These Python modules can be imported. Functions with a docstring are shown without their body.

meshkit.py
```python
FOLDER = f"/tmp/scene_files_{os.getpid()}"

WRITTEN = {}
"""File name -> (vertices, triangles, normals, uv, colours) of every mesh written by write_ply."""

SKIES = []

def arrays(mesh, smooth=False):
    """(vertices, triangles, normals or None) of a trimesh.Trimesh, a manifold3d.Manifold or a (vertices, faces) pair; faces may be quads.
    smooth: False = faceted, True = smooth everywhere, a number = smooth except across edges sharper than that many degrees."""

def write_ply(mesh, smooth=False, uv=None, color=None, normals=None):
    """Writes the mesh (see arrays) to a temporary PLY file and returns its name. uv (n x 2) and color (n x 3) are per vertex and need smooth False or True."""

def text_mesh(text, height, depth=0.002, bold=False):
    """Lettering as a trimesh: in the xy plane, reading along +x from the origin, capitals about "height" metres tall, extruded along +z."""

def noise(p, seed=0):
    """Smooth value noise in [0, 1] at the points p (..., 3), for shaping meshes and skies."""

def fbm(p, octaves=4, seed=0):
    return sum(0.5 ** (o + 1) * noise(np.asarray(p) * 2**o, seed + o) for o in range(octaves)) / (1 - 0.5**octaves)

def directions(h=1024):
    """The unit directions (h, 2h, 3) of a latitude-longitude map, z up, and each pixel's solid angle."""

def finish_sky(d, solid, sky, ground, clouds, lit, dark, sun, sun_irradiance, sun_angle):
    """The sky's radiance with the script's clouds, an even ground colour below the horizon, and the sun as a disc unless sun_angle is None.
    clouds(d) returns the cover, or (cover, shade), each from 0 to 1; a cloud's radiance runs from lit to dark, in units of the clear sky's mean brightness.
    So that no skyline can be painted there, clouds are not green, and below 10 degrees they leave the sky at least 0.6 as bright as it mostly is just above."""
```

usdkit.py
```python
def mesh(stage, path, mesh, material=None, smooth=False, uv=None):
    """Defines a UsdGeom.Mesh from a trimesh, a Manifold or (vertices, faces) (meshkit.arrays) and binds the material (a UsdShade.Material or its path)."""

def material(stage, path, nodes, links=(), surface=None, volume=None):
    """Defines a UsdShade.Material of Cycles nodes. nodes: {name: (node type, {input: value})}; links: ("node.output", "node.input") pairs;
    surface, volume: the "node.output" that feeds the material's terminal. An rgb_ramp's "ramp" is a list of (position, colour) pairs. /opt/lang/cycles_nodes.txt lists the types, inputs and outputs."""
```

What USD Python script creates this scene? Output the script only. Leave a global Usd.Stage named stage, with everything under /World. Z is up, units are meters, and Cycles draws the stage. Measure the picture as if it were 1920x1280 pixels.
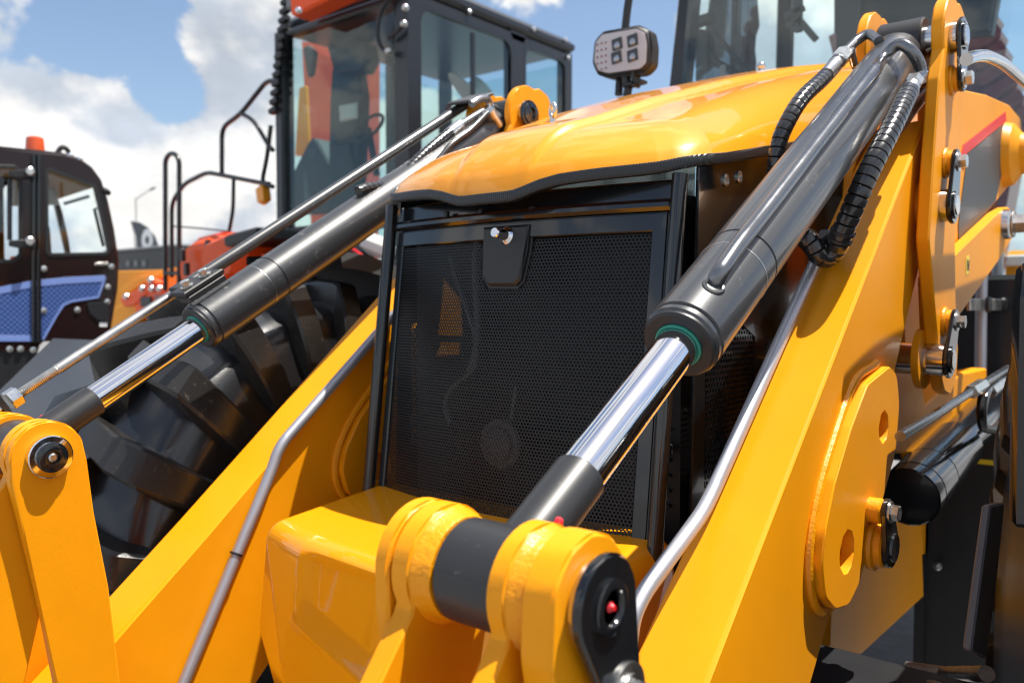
import math, random
import numpy as np, trimesh, usdkit, meshkit
from shapely.geometry import Polygon, Point, LineString, box as sbox
from shapely.ops import unary_union
from pxr import Usd, UsdGeom, UsdLux, UsdShade, Gf, Sdf, Vt

# ------------------------------------------------------------------ stage, camera, sky, sun
stage = Usd.Stage.CreateInMemory()
UsdGeom.SetStageUpAxis(stage, UsdGeom.Tokens.z)
UsdGeom.SetStageMetersPerUnit(stage, 1.0)
UsdGeom.Xform.Define(stage, '/World')
UsdGeom.Scope.Define(stage, '/World/Looks')
rng = np.random.default_rng(7)
random.seed(7)
V = lambda *a: np.array(a, float)
nrm = lambda v: np.asarray(v, float) / np.linalg.norm(v)

FPX, YAW, PITCH = 1573.0, math.radians(39.148), math.radians(-2.5625)
EYE = V(1.28, -1.515, 1.5)
cy, sy, cp, sp = math.cos(YAW), math.sin(YAW), math.cos(PITCH), math.sin(PITCH)
AF, AR = V(-sy * cp, cy * cp, sp), V(cy, sy, 0)
AU = np.cross(AR, AF)
EXPOSURE = 0.95
cam = UsdGeom.Camera.Define(stage, '/World/Camera')
cam.CreateHorizontalApertureAttr(36.0); cam.CreateVerticalApertureAttr(36.0 * 682 / 1024)
cam.CreateFocalLengthAttr(36.0 * FPX / 1920)
cam.CreateClippingRangeAttr(Gf.Vec2f(0.05, 3000))
cam.CreateFStopAttr(3.8); cam.CreateFocusDistanceAttr(1.5)
cam.CreateExposureAttr(EXPOSURE)
m = Gf.Matrix4d(1.0)
for i, r in enumerate((AR, AU, -AF, EYE)):
    m.SetRow(i, Gf.Vec4d(*r, 1.0 if i == 3 else 0.0))
cam.AddTransformOp().Set(m)

SUN_EL, SUN_AZ = math.radians(71), math.radians(52)
SUN = V(math.cos(SUN_EL) * math.sin(SUN_AZ), math.cos(SUN_EL) * math.cos(SUN_AZ), math.sin(SUN_EL))
sun = UsdLux.DistantLight.Define(stage, '/World/Sun')
sun.CreateIntensityAttr(1.25); sun.CreateAngleAttr(0.5); sun.CreateNormalizeAttr(True)
sun.CreateColorAttr(Gf.Vec3f(1.0, 0.95, 0.87))
zz = SUN; xx = nrm(np.cross(V(0, 0, 1), zz)); yy = np.cross(zz, xx)
m = Gf.Matrix4d(1.0)
for i, r in enumerate((xx, yy, zz)):
    m.SetRow(i, Gf.Vec4d(*r, 0))
sun.AddTransformOp().Set(m)

def aim(px, py):                      # direction from the eye through a point measured on the photograph
    return nrm(AF + AR * (px - 960) / FPX - AU * (py - 640) / FPX)

SKYS = 0.085
CL = 6.9                             # radiance of sunlit cloud before the dome's strength
nodes = {
    'tc': ('texture_coordinate', {}),
    'sky': ('sky_texture', {'sky_type': 'single_scattering', 'sun_disc': False, 'sun_elevation': SUN_EL, 'sun_rotation': SUN_AZ, 'air_density': 1.0, 'aerosol_density': 1.2, 'altitude': 100.0}),
    'stretch': ('vector_math', {'math_type': 'multiply', 'vector2': (1.0, 1.0, 1.55)}),
    'n1': ('noise_texture', {'scale': 4.2, 'detail': 10.0, 'roughness': 0.55, 'distortion': 0.1}),
    'up': ('vector_math', {'math_type': 'add', 'vector2': (0.02, -0.01, 0.065)}),
    'n2': ('noise_texture', {'scale': 4.2, 'detail': 6.0, 'roughness': 0.5, 'distortion': 0.1}),
    'n3': ('noise_texture', {'scale': 7.0, 'detail': 8.0, 'roughness': 0.6}),
}
links = [('tc.generated', 'sky.vector'), ('tc.generated', 'stretch.vector1'), ('stretch.vector', 'n1.vector'), ('stretch.vector', 'up.vector1'), ('up.vector', 'n2.vector'), ('stretch.vector', 'n3.vector')]
links[0:1] = []
# broad openings and banks in the cloud cover: (direction, radius, amount)
banks = [(aim(255, 85), 0.115, -0.24), (aim(330, 185), .05, -.14), (aim(110, 60), .05, -.10), (aim(60, 205), 0.12, 0.24), (aim(450, 130), 0.12, 0.20), (aim(230, 340), 0.13, 0.18),
         (aim(1060, 10), 0.10, -0.05), (aim(470, 380), 0.2, 0.15), (aim(1480, 90), 0.14, 0.22)]
nodes['el'] = ('separate_xyz', {}); links.append(('tc.generated', 'el.vector'))
nodes['low'] = ('map_range', {'range_type': 'smoothstep', 'from_min': 0.0, 'from_max': 0.16, 'to_min': 0.10, 'to_max': 0.0, 'clamp': True}); links.append(('el.z', 'low.value'))
nodes['slow'] = ('math', {'math_type': 'add'}); links += [('low.result', 'slow.value1'), ('n1.fac', 'slow.value2')]
prev = 'slow.value'
for k, (d, r, amt) in enumerate(banks):
    nodes[f'd{k}'] = ('vector_math', {'math_type': 'distance', 'vector2': tuple(d)})
    nodes[f'w{k}'] = ('map_range', {'range_type': 'smoothstep', 'from_min': 0.0, 'from_max': r * 1.3, 'to_min': amt, 'to_max': 0.0, 'clamp': True})
    nodes[f's{k}'] = ('math', {'math_type': 'add'})
    links += [('tc.generated', f'd{k}.vector1'), (f'd{k}.value', f'w{k}.value'), (f'w{k}.result', f's{k}.value1'), (prev, f's{k}.value2')]
    prev = f's{k}.value'
nodes['cover'] = ('map_range', {'range_type': 'smoothstep', 'from_min': 0.495, 'from_max': 0.54, 'to_min': 0.0, 'to_max': 1.0, 'clamp': True})
nodes['thick'] = ('math', {'math_type': 'subtract'})
nodes['lit'] = ('map_range', {'range_type': 'smoothstep', 'from_min': -0.09, 'from_max': 0.07, 'to_min': 0.0, 'to_max': 1.0, 'clamp': True})
nodes['wisp'] = ('map_range', {'from_min': 0.3, 'from_max': 0.7, 'to_min': 0.80, 'to_max': 1.12, 'clamp': True})
nodes['shade'] = ('mix_color', {'a': (CL * .56, CL * .62, CL * .71), 'b': (CL * 1.02, CL * 1.0, CL * .97)})
nodes['tone'] = ('vector_math', {'math_type': 'scale'})
nodes['mixed'] = ('mix_color', {})
nodes['bg'] = ('background_shader', {'strength': SKYS})
links += [(prev, 'cover.value'), ('n1.fac', 'thick.value1'), ('n2.fac', 'thick.value2'), ('thick.value', 'lit.value'), ('lit.result', 'shade.fac'), ('n3.fac', 'wisp.value'),
          ('shade.result', 'tone.vector1'), ('wisp.result', 'tone.scale'), ('cover.result', 'mixed.fac'), ('sky.color', 'mixed.a'), ('tone.vector', 'mixed.b'), ('mixed.result', 'bg.color')]
skymat = usdkit.material(stage, '/World/Looks/cloudy_sky', nodes, links, surface='bg.background')
dome = UsdLux.DomeLight.Define(stage, '/World/sky')
dome.CreateIntensityAttr(1.0)
UsdShade.MaterialBindingAPI.Apply(dome.GetPrim()).Bind(skymat)
dome.GetPrim().SetCustomDataByKey('kind', 'structure')

# ------------------------------------------------------------------ measuring and mesh helpers
def ray(px, py):
    return AF + AR * (px - 960) / FPX - AU * (py - 640) / FPX
def onX(px, py, X):
    d = ray(px, py); return EYE + d * (X - EYE[0]) / d[0]
def onY(px, py, Y):
    d = ray(px, py); return EYE + d * (Y - EYE[1]) / d[1]
def onZ(px, py, Z):
    d = ray(px, py); return EYE + d * (Z - EYE[2]) / d[2]
def yz(X, pts):
    return [tuple(onX(px, py, X)[1:]) for px, py in pts]
cat = trimesh.util.concatenate

def rounded(pts, r):
    p = Polygon(pts) if not hasattr(pts, 'buffer') else pts
    if not p.is_valid: p = p.buffer(0)
    return p.buffer(-r, 6).buffer(2 * r, 6).buffer(-r, 6) if r else p

def slab(poly, h, c=0.003):
    """poly extruded along z from 0 to h with chamfered rims"""
    poly = poly.simplify(0.0004)
    c = min(c, h * 0.45)
    ins = poly.buffer(-c, join_style=2)
    if ins.is_empty or ins.geom_type != 'Polygon' or len(ins.interiors) != len(poly.interiors):
        return trimesh.creation.extrude_polygon(poly, h, engine='earcut')
    parts = [trimesh.creation.extrude_polygon(poly, h - 2 * c, engine='earcut')]
    parts[0].apply_translation([0, 0, c])
    side = parts[0]
    keep = np.abs(side.face_normals[:, 2]) < .5
    parts = [trimesh.Trimesh(side.vertices, side.faces[keep], process=False)]
    ring = poly.difference(ins)
    tops = []
    for g in ([ring] if ring.geom_type == 'Polygon' else ring.geoms):
        if g.geom_type != 'Polygon' or g.area < 1e-10: continue
        v, f = trimesh.creation.triangulate_polygon(g, engine='earcut')
        d = np.array([poly.boundary.distance(Point(*p)) for p in v])
        z = np.where(d < c * .3, c, 0.0)
        tops.append((np.c_[v, z], f))
    v, f = trimesh.creation.triangulate_polygon(ins, engine='earcut')
    tops.append((np.c_[v, np.zeros(len(v))], f))
    for v, f in tops:
        if len(f) == 0: continue
        b = trimesh.Trimesh(v, f, process=False)
        n = b.face_normals[:, 2].sum()
        bot = b.copy()
        if n > 0: bot.invert()
        tv = np.array(b.vertices); tv[:, 2] = h - tv[:, 2]
        top = trimesh.Trimesh(tv, b.faces, process=False)
        if top.face_normals[:, 2].sum() < 0: top.invert()
        parts += [bot, top]
    return cat(parts)

def prism_x(poly, x0, x1, c=0.003, r=0.0):
    """outline in (Y, Z), thick from x0 to x1"""
    poly = rounded(poly, r)
    x0, x1 = min(x0, x1), max(x0, x1)
    s = slab(poly, x1 - x0, c)
    v = s.vertices
    out = trimesh.Trimesh(np.c_[v[:, 2] + x0, v[:, 0], v[:, 1]], s.faces, process=False)
    return out

def frame_of(p, u, v, n):
    M = np.eye(4); M[:3, 0], M[:3, 1], M[:3, 2], M[:3, 3] = u, v, n, p; return M

def basis(axis, hint=(0, 0, 1)):
    a = nrm(axis); h = np.asarray(hint, float)
    if abs(a @ nrm(h)) > .98: h = V(1, 0, 0)
    u = nrm(np.cross(h, a)); return u, np.cross(a, u), a

def lathe(profile, p, axis, n=32, hint=(0, 0, 1)):
    """profile: (along, radius) pairs from the point p along axis; ends are closed"""
    u, v, a = basis(axis, hint); p = np.asarray(p, float)
    pr = [(s, max(r, 1e-5)) for s, r in profile]
    if pr[0][1] > 1e-4: pr = [(pr[0][0], 1e-5)] + pr
    if pr[-1][1] > 1e-4: pr = pr + [(pr[-1][0], 1e-5)]
    th = np.arange(n) * 2 * np.pi / n
    ring = np.cos(th)[:, None] * u + np.sin(th)[:, None] * v
    vs = np.concatenate([p + a * s + ring * r for s, r in pr])
    f = []
    for k in range(len(pr) - 1):
        i = np.arange(n); j = (i + 1) % n; b = k * n
        f += [np.c_[b + i, b + j, b + n + j], np.c_[b + i, b + n + j, b + n + i]]
    return trimesh.Trimesh(vs, np.concatenate(f), process=False)

def rod(p, q, r, n=24, c=0.0):
    p, q = np.asarray(p, float), np.asarray(q, float); L = np.linalg.norm(q - p)
    pr = [(0, r), (L, r)] if not c else [(0, r - c), (c, r), (L - c, r), (L, r - c)]
    return lathe(pr, p, q - p, n)

def fillet(pts, r, n=6):
    pts = [np.asarray(p, float) for p in pts]; out = [pts[0]]
    for a, b, c in zip(pts, pts[1:], pts[2:]):
        d = min(r, np.linalg.norm(a - b) * .48, np.linalg.norm(c - b) * .48)
        p, q = b + nrm(a - b) * d, b + nrm(c - b) * d
        for t in np.linspace(0, 1, n + 1): out.append((1 - t) ** 2 * p + 2 * t * (1 - t) * b + t * t * q)
    out.append(pts[-1]); return np.array(out)

def spline(pts, n=60):
    from scipy.interpolate import CubicSpline
    pts = np.asarray(pts, float); t = np.r_[0, np.cumsum(np.linalg.norm(np.diff(pts, axis=0), axis=1))]
    return CubicSpline(t, pts)(np.linspace(0, t[-1], n))

def sweep(path, r, n=14, flat=None):
    """round bar along a path; r a number or one per point"""
    path = np.asarray(path, float); k = len(path)
    R = np.full(k, r) if np.ndim(r) == 0 else np.asarray(r)
    T = np.gradient(path, axis=0); T /= np.linalg.norm(T, axis=1, keepdims=True) + 1e-12
    u, v, _ = basis(T[0]); th = np.arange(n) * 2 * np.pi / n; vs = []
    for i in range(k):
        u = nrm(u - T[i] * (u @ T[i])); v = np.cross(T[i], u)
        vs.append(path[i] + R[i] * (np.cos(th)[:, None] * u + np.sin(th)[:, None] * v))
    vs.append(path[:1]); vs.append(path[-1:]); vs = np.concatenate(vs); f = []
    for q in range(k - 1):
        i = np.arange(n); j = (i + 1) % n; b = q * n
        f += [np.c_[b + i, b + j, b + n + j], np.c_[b + i, b + n + j, b + n + i]]
    i = np.arange(n); j = (i + 1) % n; e = k * n
    f += [np.c_[j, i, np.full(n, e)], np.c_[(k - 1) * n + i, (k - 1) * n + j, np.full(n, e + 1)]]
    return trimesh.Trimesh(vs, np.concatenate(f), process=False)

def spiral_hose(path, r, pitch=0.016, n=16, seed=0):
    """hose in a flat spiral guard: one long band whose turns overlap like scales"""
    path = spline(path, 400); L = np.r_[0, np.cumsum(np.linalg.norm(np.diff(path, axis=0), axis=1))]
    st, rr, s = [], [], 0.0
    g = np.random.default_rng(seed)
    while s < L[-1]:
        p = pitch * g.uniform(.93, 1.07)
        for a, q in ((0, .93), (.05, 1.0), (.5, 1.02), (.88, 1.0), (.93, .93), (.965, .82)):
            st.append(s + a * p); rr.append(r * q)
        s += p
    st = np.minimum(st, L[-1]); P = np.c_[[np.interp(st, L, path[:, k]) for k in range(3)]].T
    keep = np.r_[True, np.diff(st) > 1e-6]
    P, rr = P[keep], np.array(rr)[keep]
    sm = sweep(P, rr, n)
    return sm

def bx(lo, hi, c=0.003):
    lo, hi = np.minimum(lo, hi).astype(float), np.maximum(lo, hi).astype(float)
    s = slab(sbox(lo[0], lo[1], hi[0], hi[1]), hi[2] - lo[2], c); s.apply_translation([0, 0, lo[2]]); return s

def obox(center, size, u, v, c=0.003):
    """box with its own axes u, v (third = u x v)"""
    u, v = nrm(u), nrm(v); w = np.cross(u, v); s = np.asarray(size, float) / 2
    b = bx(-s, s, c); b.apply_transform(frame_of(center, u, v, w)); return b

def hexbolt(p, axis, r=0.012, h=0.010, washer=True):
    u, v, a = basis(axis); th = np.arange(6) * np.pi / 3
    poly = Polygon(np.c_[np.cos(th), np.sin(th)] * r)
    s = slab(poly, h, 0.0015); s.apply_transform(frame_of(np.asarray(p, float) + a * (0.003 if washer else 0), u, v, a))
    return cat([s, lathe([(0, r * 1.35), (.0032, r * 1.35)], p, axis, 20)]) if washer else s

def tri_norm(mesh):
    return mesh

def hull(pts):
    return trimesh.convex.convex_hull(np.asarray(pts, float))

# ------------------------------------------------------------------ prims
BASE = {}
def numbered(parent, name):
    path = f'{parent}/{name}'; k = 0
    while stage.GetPrimAtPath(path).IsValid():
        k += 1; path = f'{parent}/{name}_{k:03d}'
    return path

def tag(path, label=None, cat_=None, group=None, kind=None):
    p = stage.GetPrimAtPath(path)
    for k, v in (('label', label), ('category', cat_), ('group', group), ('kind', kind)):
        if v: p.SetCustomDataByKey(k, v)
    return path

def thing(name, label, cat_, base, group=None):
    path = numbered('/World', name); x = UsdGeom.Xform.Define(stage, path)
    x.AddTranslateOp().Set(Gf.Vec3d(*map(float, base))); BASE[path] = np.asarray(base, float)
    return tag(path, label, cat_, group)

def part(parent, name, mesh, mat, smooth=32, label=None, kind=None):
    if isinstance(mesh, (list, tuple)) and len(mesh) and isinstance(mesh[0], trimesh.Trimesh): mesh = cat(mesh)
    path = numbered(parent, name); b = BASE[parent]
    mesh = trimesh.Trimesh(np.asarray(mesh.vertices) - b, mesh.faces, process=False)
    if smooth: mesh.merge_vertices(digits_vertex=6)
    usdkit.mesh(stage, path, mesh, M[mat], smooth=smooth)
    BASE[path] = b
    return tag(path, label, None, None, kind)

def top(name, mesh, mat, label=None, cat_=None, kind=None, smooth=32, group=None):
    path = numbered('/World', name)
    if smooth: mesh.merge_vertices(digits_vertex=6)
    usdkit.mesh(stage, path, mesh, M[mat], smooth=smooth)
    return tag(path, label, cat_, group, kind)

# ------------------------------------------------------------------ materials
M = {}
def mat(name, color, rough=.5, metal=0., coat=0., coat_rough=.03, bump=None, var=None, dust=None, spec=.5, roughvar=0., extra=None):
    """var: (scale, amount) tone variation; bump: (scale, strength, distance); dust: (scale, threshold, colour) specks and film"""
    n = {'p': ('principled_bsdf', {'base_color': color, 'roughness': rough, 'metallic': metal, 'coat_weight': coat, 'coat_roughness': coat_rough, 'specular_ior_level': spec, **(extra or {})}), 'g': ('geometry', {})}
    l = []
    src = None
    if var:
        n['nv'] = ('noise_texture', {'scale': var[0], 'detail': 5.0, 'roughness': .6}); l.append(('g.position', 'nv.vector'))
        a = var[1]; c = np.array(color)
        n['rv'] = ('rgb_ramp', {'ramp': [(0.25, tuple(c * (1 - a))), (0.75, tuple(np.minimum(c * (1 + a), .95)))]})
        l.append(('nv.fac', 'rv.fac')); src = 'rv.color'
    if dust:
        n['nd'] = ('noise_texture', {'scale': dust[0], 'detail': 6.0, 'roughness': .7}); l.append(('g.position', 'nd.vector'))
        n['md'] = ('map_range', {'from_min': dust[1], 'from_max': dust[1] + .12, 'to_min': 0.0, 'to_max': dust[3] if len(dust) > 3 else .6, 'clamp': True}); l.append(('nd.fac', 'md.value'))
        n['xd'] = ('mix_color', {'a': color, 'b': dust[2]})
        if src: l.append((src, 'xd.a'))
        l += [('md.result', 'xd.fac'), ('xd.result', 'p.base_color')]
        n['rd'] = ('mix_float', {'a': rough, 'b': .75}); l += [('md.result', 'rd.fac'), ('rd.result', 'p.roughness')]
    elif src: l.append((src, 'p.base_color'))
    if roughvar and not dust:
        n['nr'] = ('noise_texture', {'scale': 9.0, 'detail': 6.0, 'roughness': .65}); l.append(('g.position', 'nr.vector'))
        n['rr'] = ('map_range', {'from_min': .3, 'from_max': .7, 'to_min': max(rough - roughvar, .02), 'to_max': rough + roughvar, 'clamp': True})
        l += [('nr.fac', 'rr.value'), ('rr.result', 'p.roughness')]
    if bump:
        n['nb'] = ('noise_texture', {'scale': bump[0], 'detail': 3.0}); l.append(('g.position', 'nb.vector'))
        n['b'] = ('bump', {'strength': bump[1], 'distance': bump[2]}); l += [('nb.fac', 'b.height'), ('b.normal', 'p.normal')]
        if coat: l.append(('b.normal', 'p.coat_normal'))
    M[name] = usdkit.material(stage, f'/World/Looks/{name}', n, l, surface='p.BSDF')

YEL = (.75, .282, .0022)
mat('yellow_gloss', YEL, .36, spec=.2, coat=.85, coat_rough=.04, var=(1.5, .03), bump=(7., .02, .02))
mat('yellow_paint', YEL, .42, spec=.26, var=(5., .06), bump=(300., .16, .0015), dust=(55., .665, (.40, .22, .06), .40))
mat('yellow_weld', YEL, .40, coat=.1, coat_rough=.15, spec=.35, bump=(170., .35, .004))
mat('black_barrel', (.026, .028, .031), .38, coat=.55, coat_rough=.10, dust=(38., .60, (.30, .29, .27), .30), bump=(300., .1, .001))
mat('black_gloss', (.006, .0068, .008), .14, coat=.4, coat_rough=.03, var=(4., .2))
mat('black_satin', (.011, .0115, .013), .42, var=(12., .25), bump=(500., .15, .001))
mat('mesh_black', (.0055, .006, .007), .34, spec=.35, var=(9., .3))
mat('black_plastic', (.011, .0115, .0125), .5, bump=(700., .3, .001), var=(8., .2))
mat('black_sleeve', (.020, .021, .023), .38, dust=(60., .64, (.25, .25, .25), .4))
mat('dark_inside', (.012, .012, .013), .7)
mat('radiator', (.009, .010, .012), .5, var=(6, .3))
mat('chrome', (.80, .80, .82), .07, metal=1.0, roughvar=.03, bump=(60., .02, .001))
mat('polished_steel', (.62, .61, .60), .16, metal=1.0, roughvar=.07)
mat('zinc', (.62, .62, .60), .30, metal=1.0, roughvar=.12, var=(30., .12))
mat('raw_steel', (.52, .50, .47), .34, metal=1.0, roughvar=.12, var=(20., .2), bump=(90., .06, .001))
mat('steel_pipe', (.40, .41, .45), .46, metal=.7, roughvar=.06, bump=(400., .08, .0006))
mat('gunmetal_pipe', (.19, .195, .205), .22, metal=.9, roughvar=.07)
mat('hose_guard', (.012, .0125, .014), .22, coat=.5, coat_rough=.12)
mat('red_plastic', (.62, .012, .016), .3, coat=.4)
mat('green_seal', (.012, .22, .17), .4)
mat('rubber', (.008, .009, .011), .30, coat=.5, coat_rough=.14, dust=(55., .72, (.10, .095, .085), .5), bump=(160., .12, .002), var=(5., .25))
mat('rubber_lug', (.0115, .0108, .0104), .33, dust=(48., .60, (.11, .09, .07), .45), bump=(120., .15, .002), var=(9., .3))
mat('orange_paint', (.76, .075, .003), .38, spec=.25, coat=.12, coat_rough=.05, var=(3., .06))
mat('bracket_grey', (.085, .092, .105), .45)
mat('maroon_black', (.012, .0040, .0038), .25, spec=.3, coat=.35, coat_rough=.04)
mat('cab_black', (.009, .010, .012), .32, coat=.15, coat_rough=.1)
mat('tan_lining', (.36, .20, .06), .8)
mat('grey_plastic', (.16, .165, .17), .45)
mat('cream_plastic', (.55, .54, .50), .45)
mat('white_plastic', (.75, .75, .74), .35)
mat('slate_paint', (.016, .019, .024), .33, coat=.3, coat_rough=.2)
mat('amber', (.85, .11, .01), .2, coat=.6, extra={'transmission_weight': .3})
mat('asphalt', (.15, .15, .153), .85, var=(14., .25), bump=(90., .8, .01), dust=(1.4, .55, (.24, .235, .225), .5))
mat('interior', (.022, .026, .030), .6)
mat('charcoal', (.045, .048, .052), .5)
mat('banner_cloth', (.075, .08, .09), .7)
mat('decal_grey', (.035, .039, .042), .45)
mat('decal_red', (.60, .012, .012), .45)
mat('sticker_yellow', (.75, .55, .02), .4)
mat('red_brown', (.15, .022, .018), .4, coat=.3)
mat('lens_face', (.42, .41, .44), .25, coat=.8)
mat('lamp_reflector', (.40, .40, .43), .2, metal=1.)
mat('blue_trim', (.17, .25, .55), .3, coat=.5)

def glass_mat(name, tint, gloss=(.95, .97, 1.), base=0.032):
    # a thin pane: what is not mirrored (more at a glancing angle) passes straight through
    n = {'t': ('transparent_bsdf', {'color': tint}), 'g': ('glossy_bsdf', {'color': gloss, 'roughness': 0.012}), 'w': ('layer_weight', {'blend': .5}),
         'k': ('math', {'math_type': 'power', 'value2': 4.0}), 'm': ('math', {'math_type': 'multiply_add', 'value2': .42, 'value3': base}), 'x': ('mix_closure', {})}
    l = [('w.facing', 'k.value1'), ('k.value', 'm.value1'), ('m.value', 'x.fac'), ('t.BSDF', 'x.closure1'), ('g.BSDF', 'x.closure2')]
    M[name] = usdkit.material(stage, f'/World/Looks/{name}', n, l, surface='x.closure')
glass_mat('cab_glass', (.95, .995, .99))
glass_mat('lens_glass', (.96, .97, .98))
glass_mat('tinted_glass', (.86, .94, .93))

# ribbed rubber edge trim
n = {'g': ('geometry', {}), 'w': ('wave_texture', {'wave_type': 'bands', 'bands_direction': 'x', 'scale': 55.0}), 'b': ('bump', {'strength': .5, 'distance': .002}), 'p': ('principled_bsdf', {'base_color': (.012, .013, .014), 'roughness': .38})}
M['edge_trim'] = usdkit.material(stage, '/World/Looks/edge_trim', n, [('g.position', 'w.vector'), ('w.fac', 'b.height'), ('b.normal', 'p.normal')], surface='p.BSDF')

GROUND = -0.2

# ------------------------------------------------------------------ ground
def ground_sheet():
    xs = np.concatenate([np.linspace(-600, -12, 12), np.linspace(-10, 8, 46), np.linspace(10, 600, 12)])
    ys = np.concatenate([np.linspace(-400, -8, 8), np.linspace(-6, 16, 56), np.linspace(18, 900, 14)])
    X, Y = np.meshgrid(xs, ys, indexing='ij'); P = np.stack([X, Y, 0 * X], -1)
    Z = GROUND - .012 * meshkit.fbm(P * 1.1, 3, 2)
    vs = np.c_[X.ravel(), Y.ravel(), Z.ravel()]; nx, ny = X.shape
    i, j = np.meshgrid(np.arange(nx - 1), np.arange(ny - 1), indexing='ij'); a = (i * ny + j).ravel()
    return trimesh.Trimesh(vs, np.r_[np.c_[a, a + ny, a + ny + 1], np.c_[a, a + ny + 1, a + 1]], process=False)
top('ground', ground_sheet(), 'asphalt', kind='structure', smooth=80)

# ------------------------------------------------------------------ the yellow backhoe loader in front
LO = thing('backhoe_loader', 'yellow backhoe loader with black mesh grille and two black hydraulic cylinders, filling the foreground', 'backhoe loader', (0, 1.2, GROUND))

# hood ---------------------------------------------------------------
lipx = [0, .076, .11, .145, .197, .274, .363, .42]
lipz = [1.752, 1.752, 1.760, 1.771, 1.781, 1.787, 1.792, 1.797]
def hood_outline():
    half = [(x, -.04 + .12 * (x / .45) ** 2, np.interp(x, lipx, lipz)) for x in np.linspace(0, .40, 60)]
    corner = [(.40 + .068 * math.sin(t), .06 + .075 * (1 - math.cos(t)) + .02 * t, 1.7955 + .016 * t) for t in np.linspace(.15, math.pi / 2, 8)]
    yy = np.r_[.20, .24, .28, .32, .36, np.arange(.42, 1.96, .06)]
    side = [(.468 + .03 * (y - .2), y, np.interp(y, [.16, .3, .45, .8, 1.2, 2.0], [1.818, 1.846, 1.878, 1.95, 2.03, 2.18])) for y in yy]
    r = half + corner + side
    return np.array([(-x, y, z) for x, y, z in r[:0:-1]] + r)
HO = hood_outline()
def hood_top(x, y):
    z = np.interp(y, [-.05, .0, .22, .45, .8, 1.2, 1.8, 2.4], [1.855, 1.875, 1.945, 2.03, 2.145, 2.262, 2.41, 2.53])
    e = .11 + .13 * (y + .04)
    t = np.clip((e - np.abs(x)) / .026 + .5, 0, 1)
    return z - .035 * (x / .45) ** 2 + .017 * t * t * (3 - 2 * t)
def hood_mesh():
    T = np.r_[0, .015, .035, .06, .09, .13, np.linspace(.16, 1, 56)]
    rows = []
    for x, y, z in HO:
        S = V(0.0, max(y, .55), 0); O = V(x, y, 0)
        for t in T:
            p = O + (S - O) * t; d = np.linalg.norm(p - O); q = min(d / .17, 1.0)
            k = (1 - (1 - q) ** 2.1) ** (1 / 1.75)
            zt = float(hood_top(p[0], p[1]))
            rows.append((p[0], p[1], z + (zt - z) * k))
    v = np.array(rows); n, mth = len(HO), len(T)
    i, j = np.meshgrid(np.arange(n - 1), np.arange(mth - 1), indexing='ij'); a = (i * mth + j).ravel()
    outer = trimesh.Trimesh(v, np.r_[np.c_[a, a + mth, a + mth + 1], np.c_[a, a + mth + 1, a + 1]], process=False)
    if outer.face_normals[:, 2].sum() < 0: outer.invert()
    inner = outer.copy(); inner.vertices[:, 2] -= .006; inner.invert()
    return cat([outer, inner])
hood = part(LO, 'hood', hood_mesh(), 'yellow_gloss', smooth=50)
trim_path = HO.copy(); trim_path[:, 2] -= .010
tp = spline(trim_path, 200)
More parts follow.
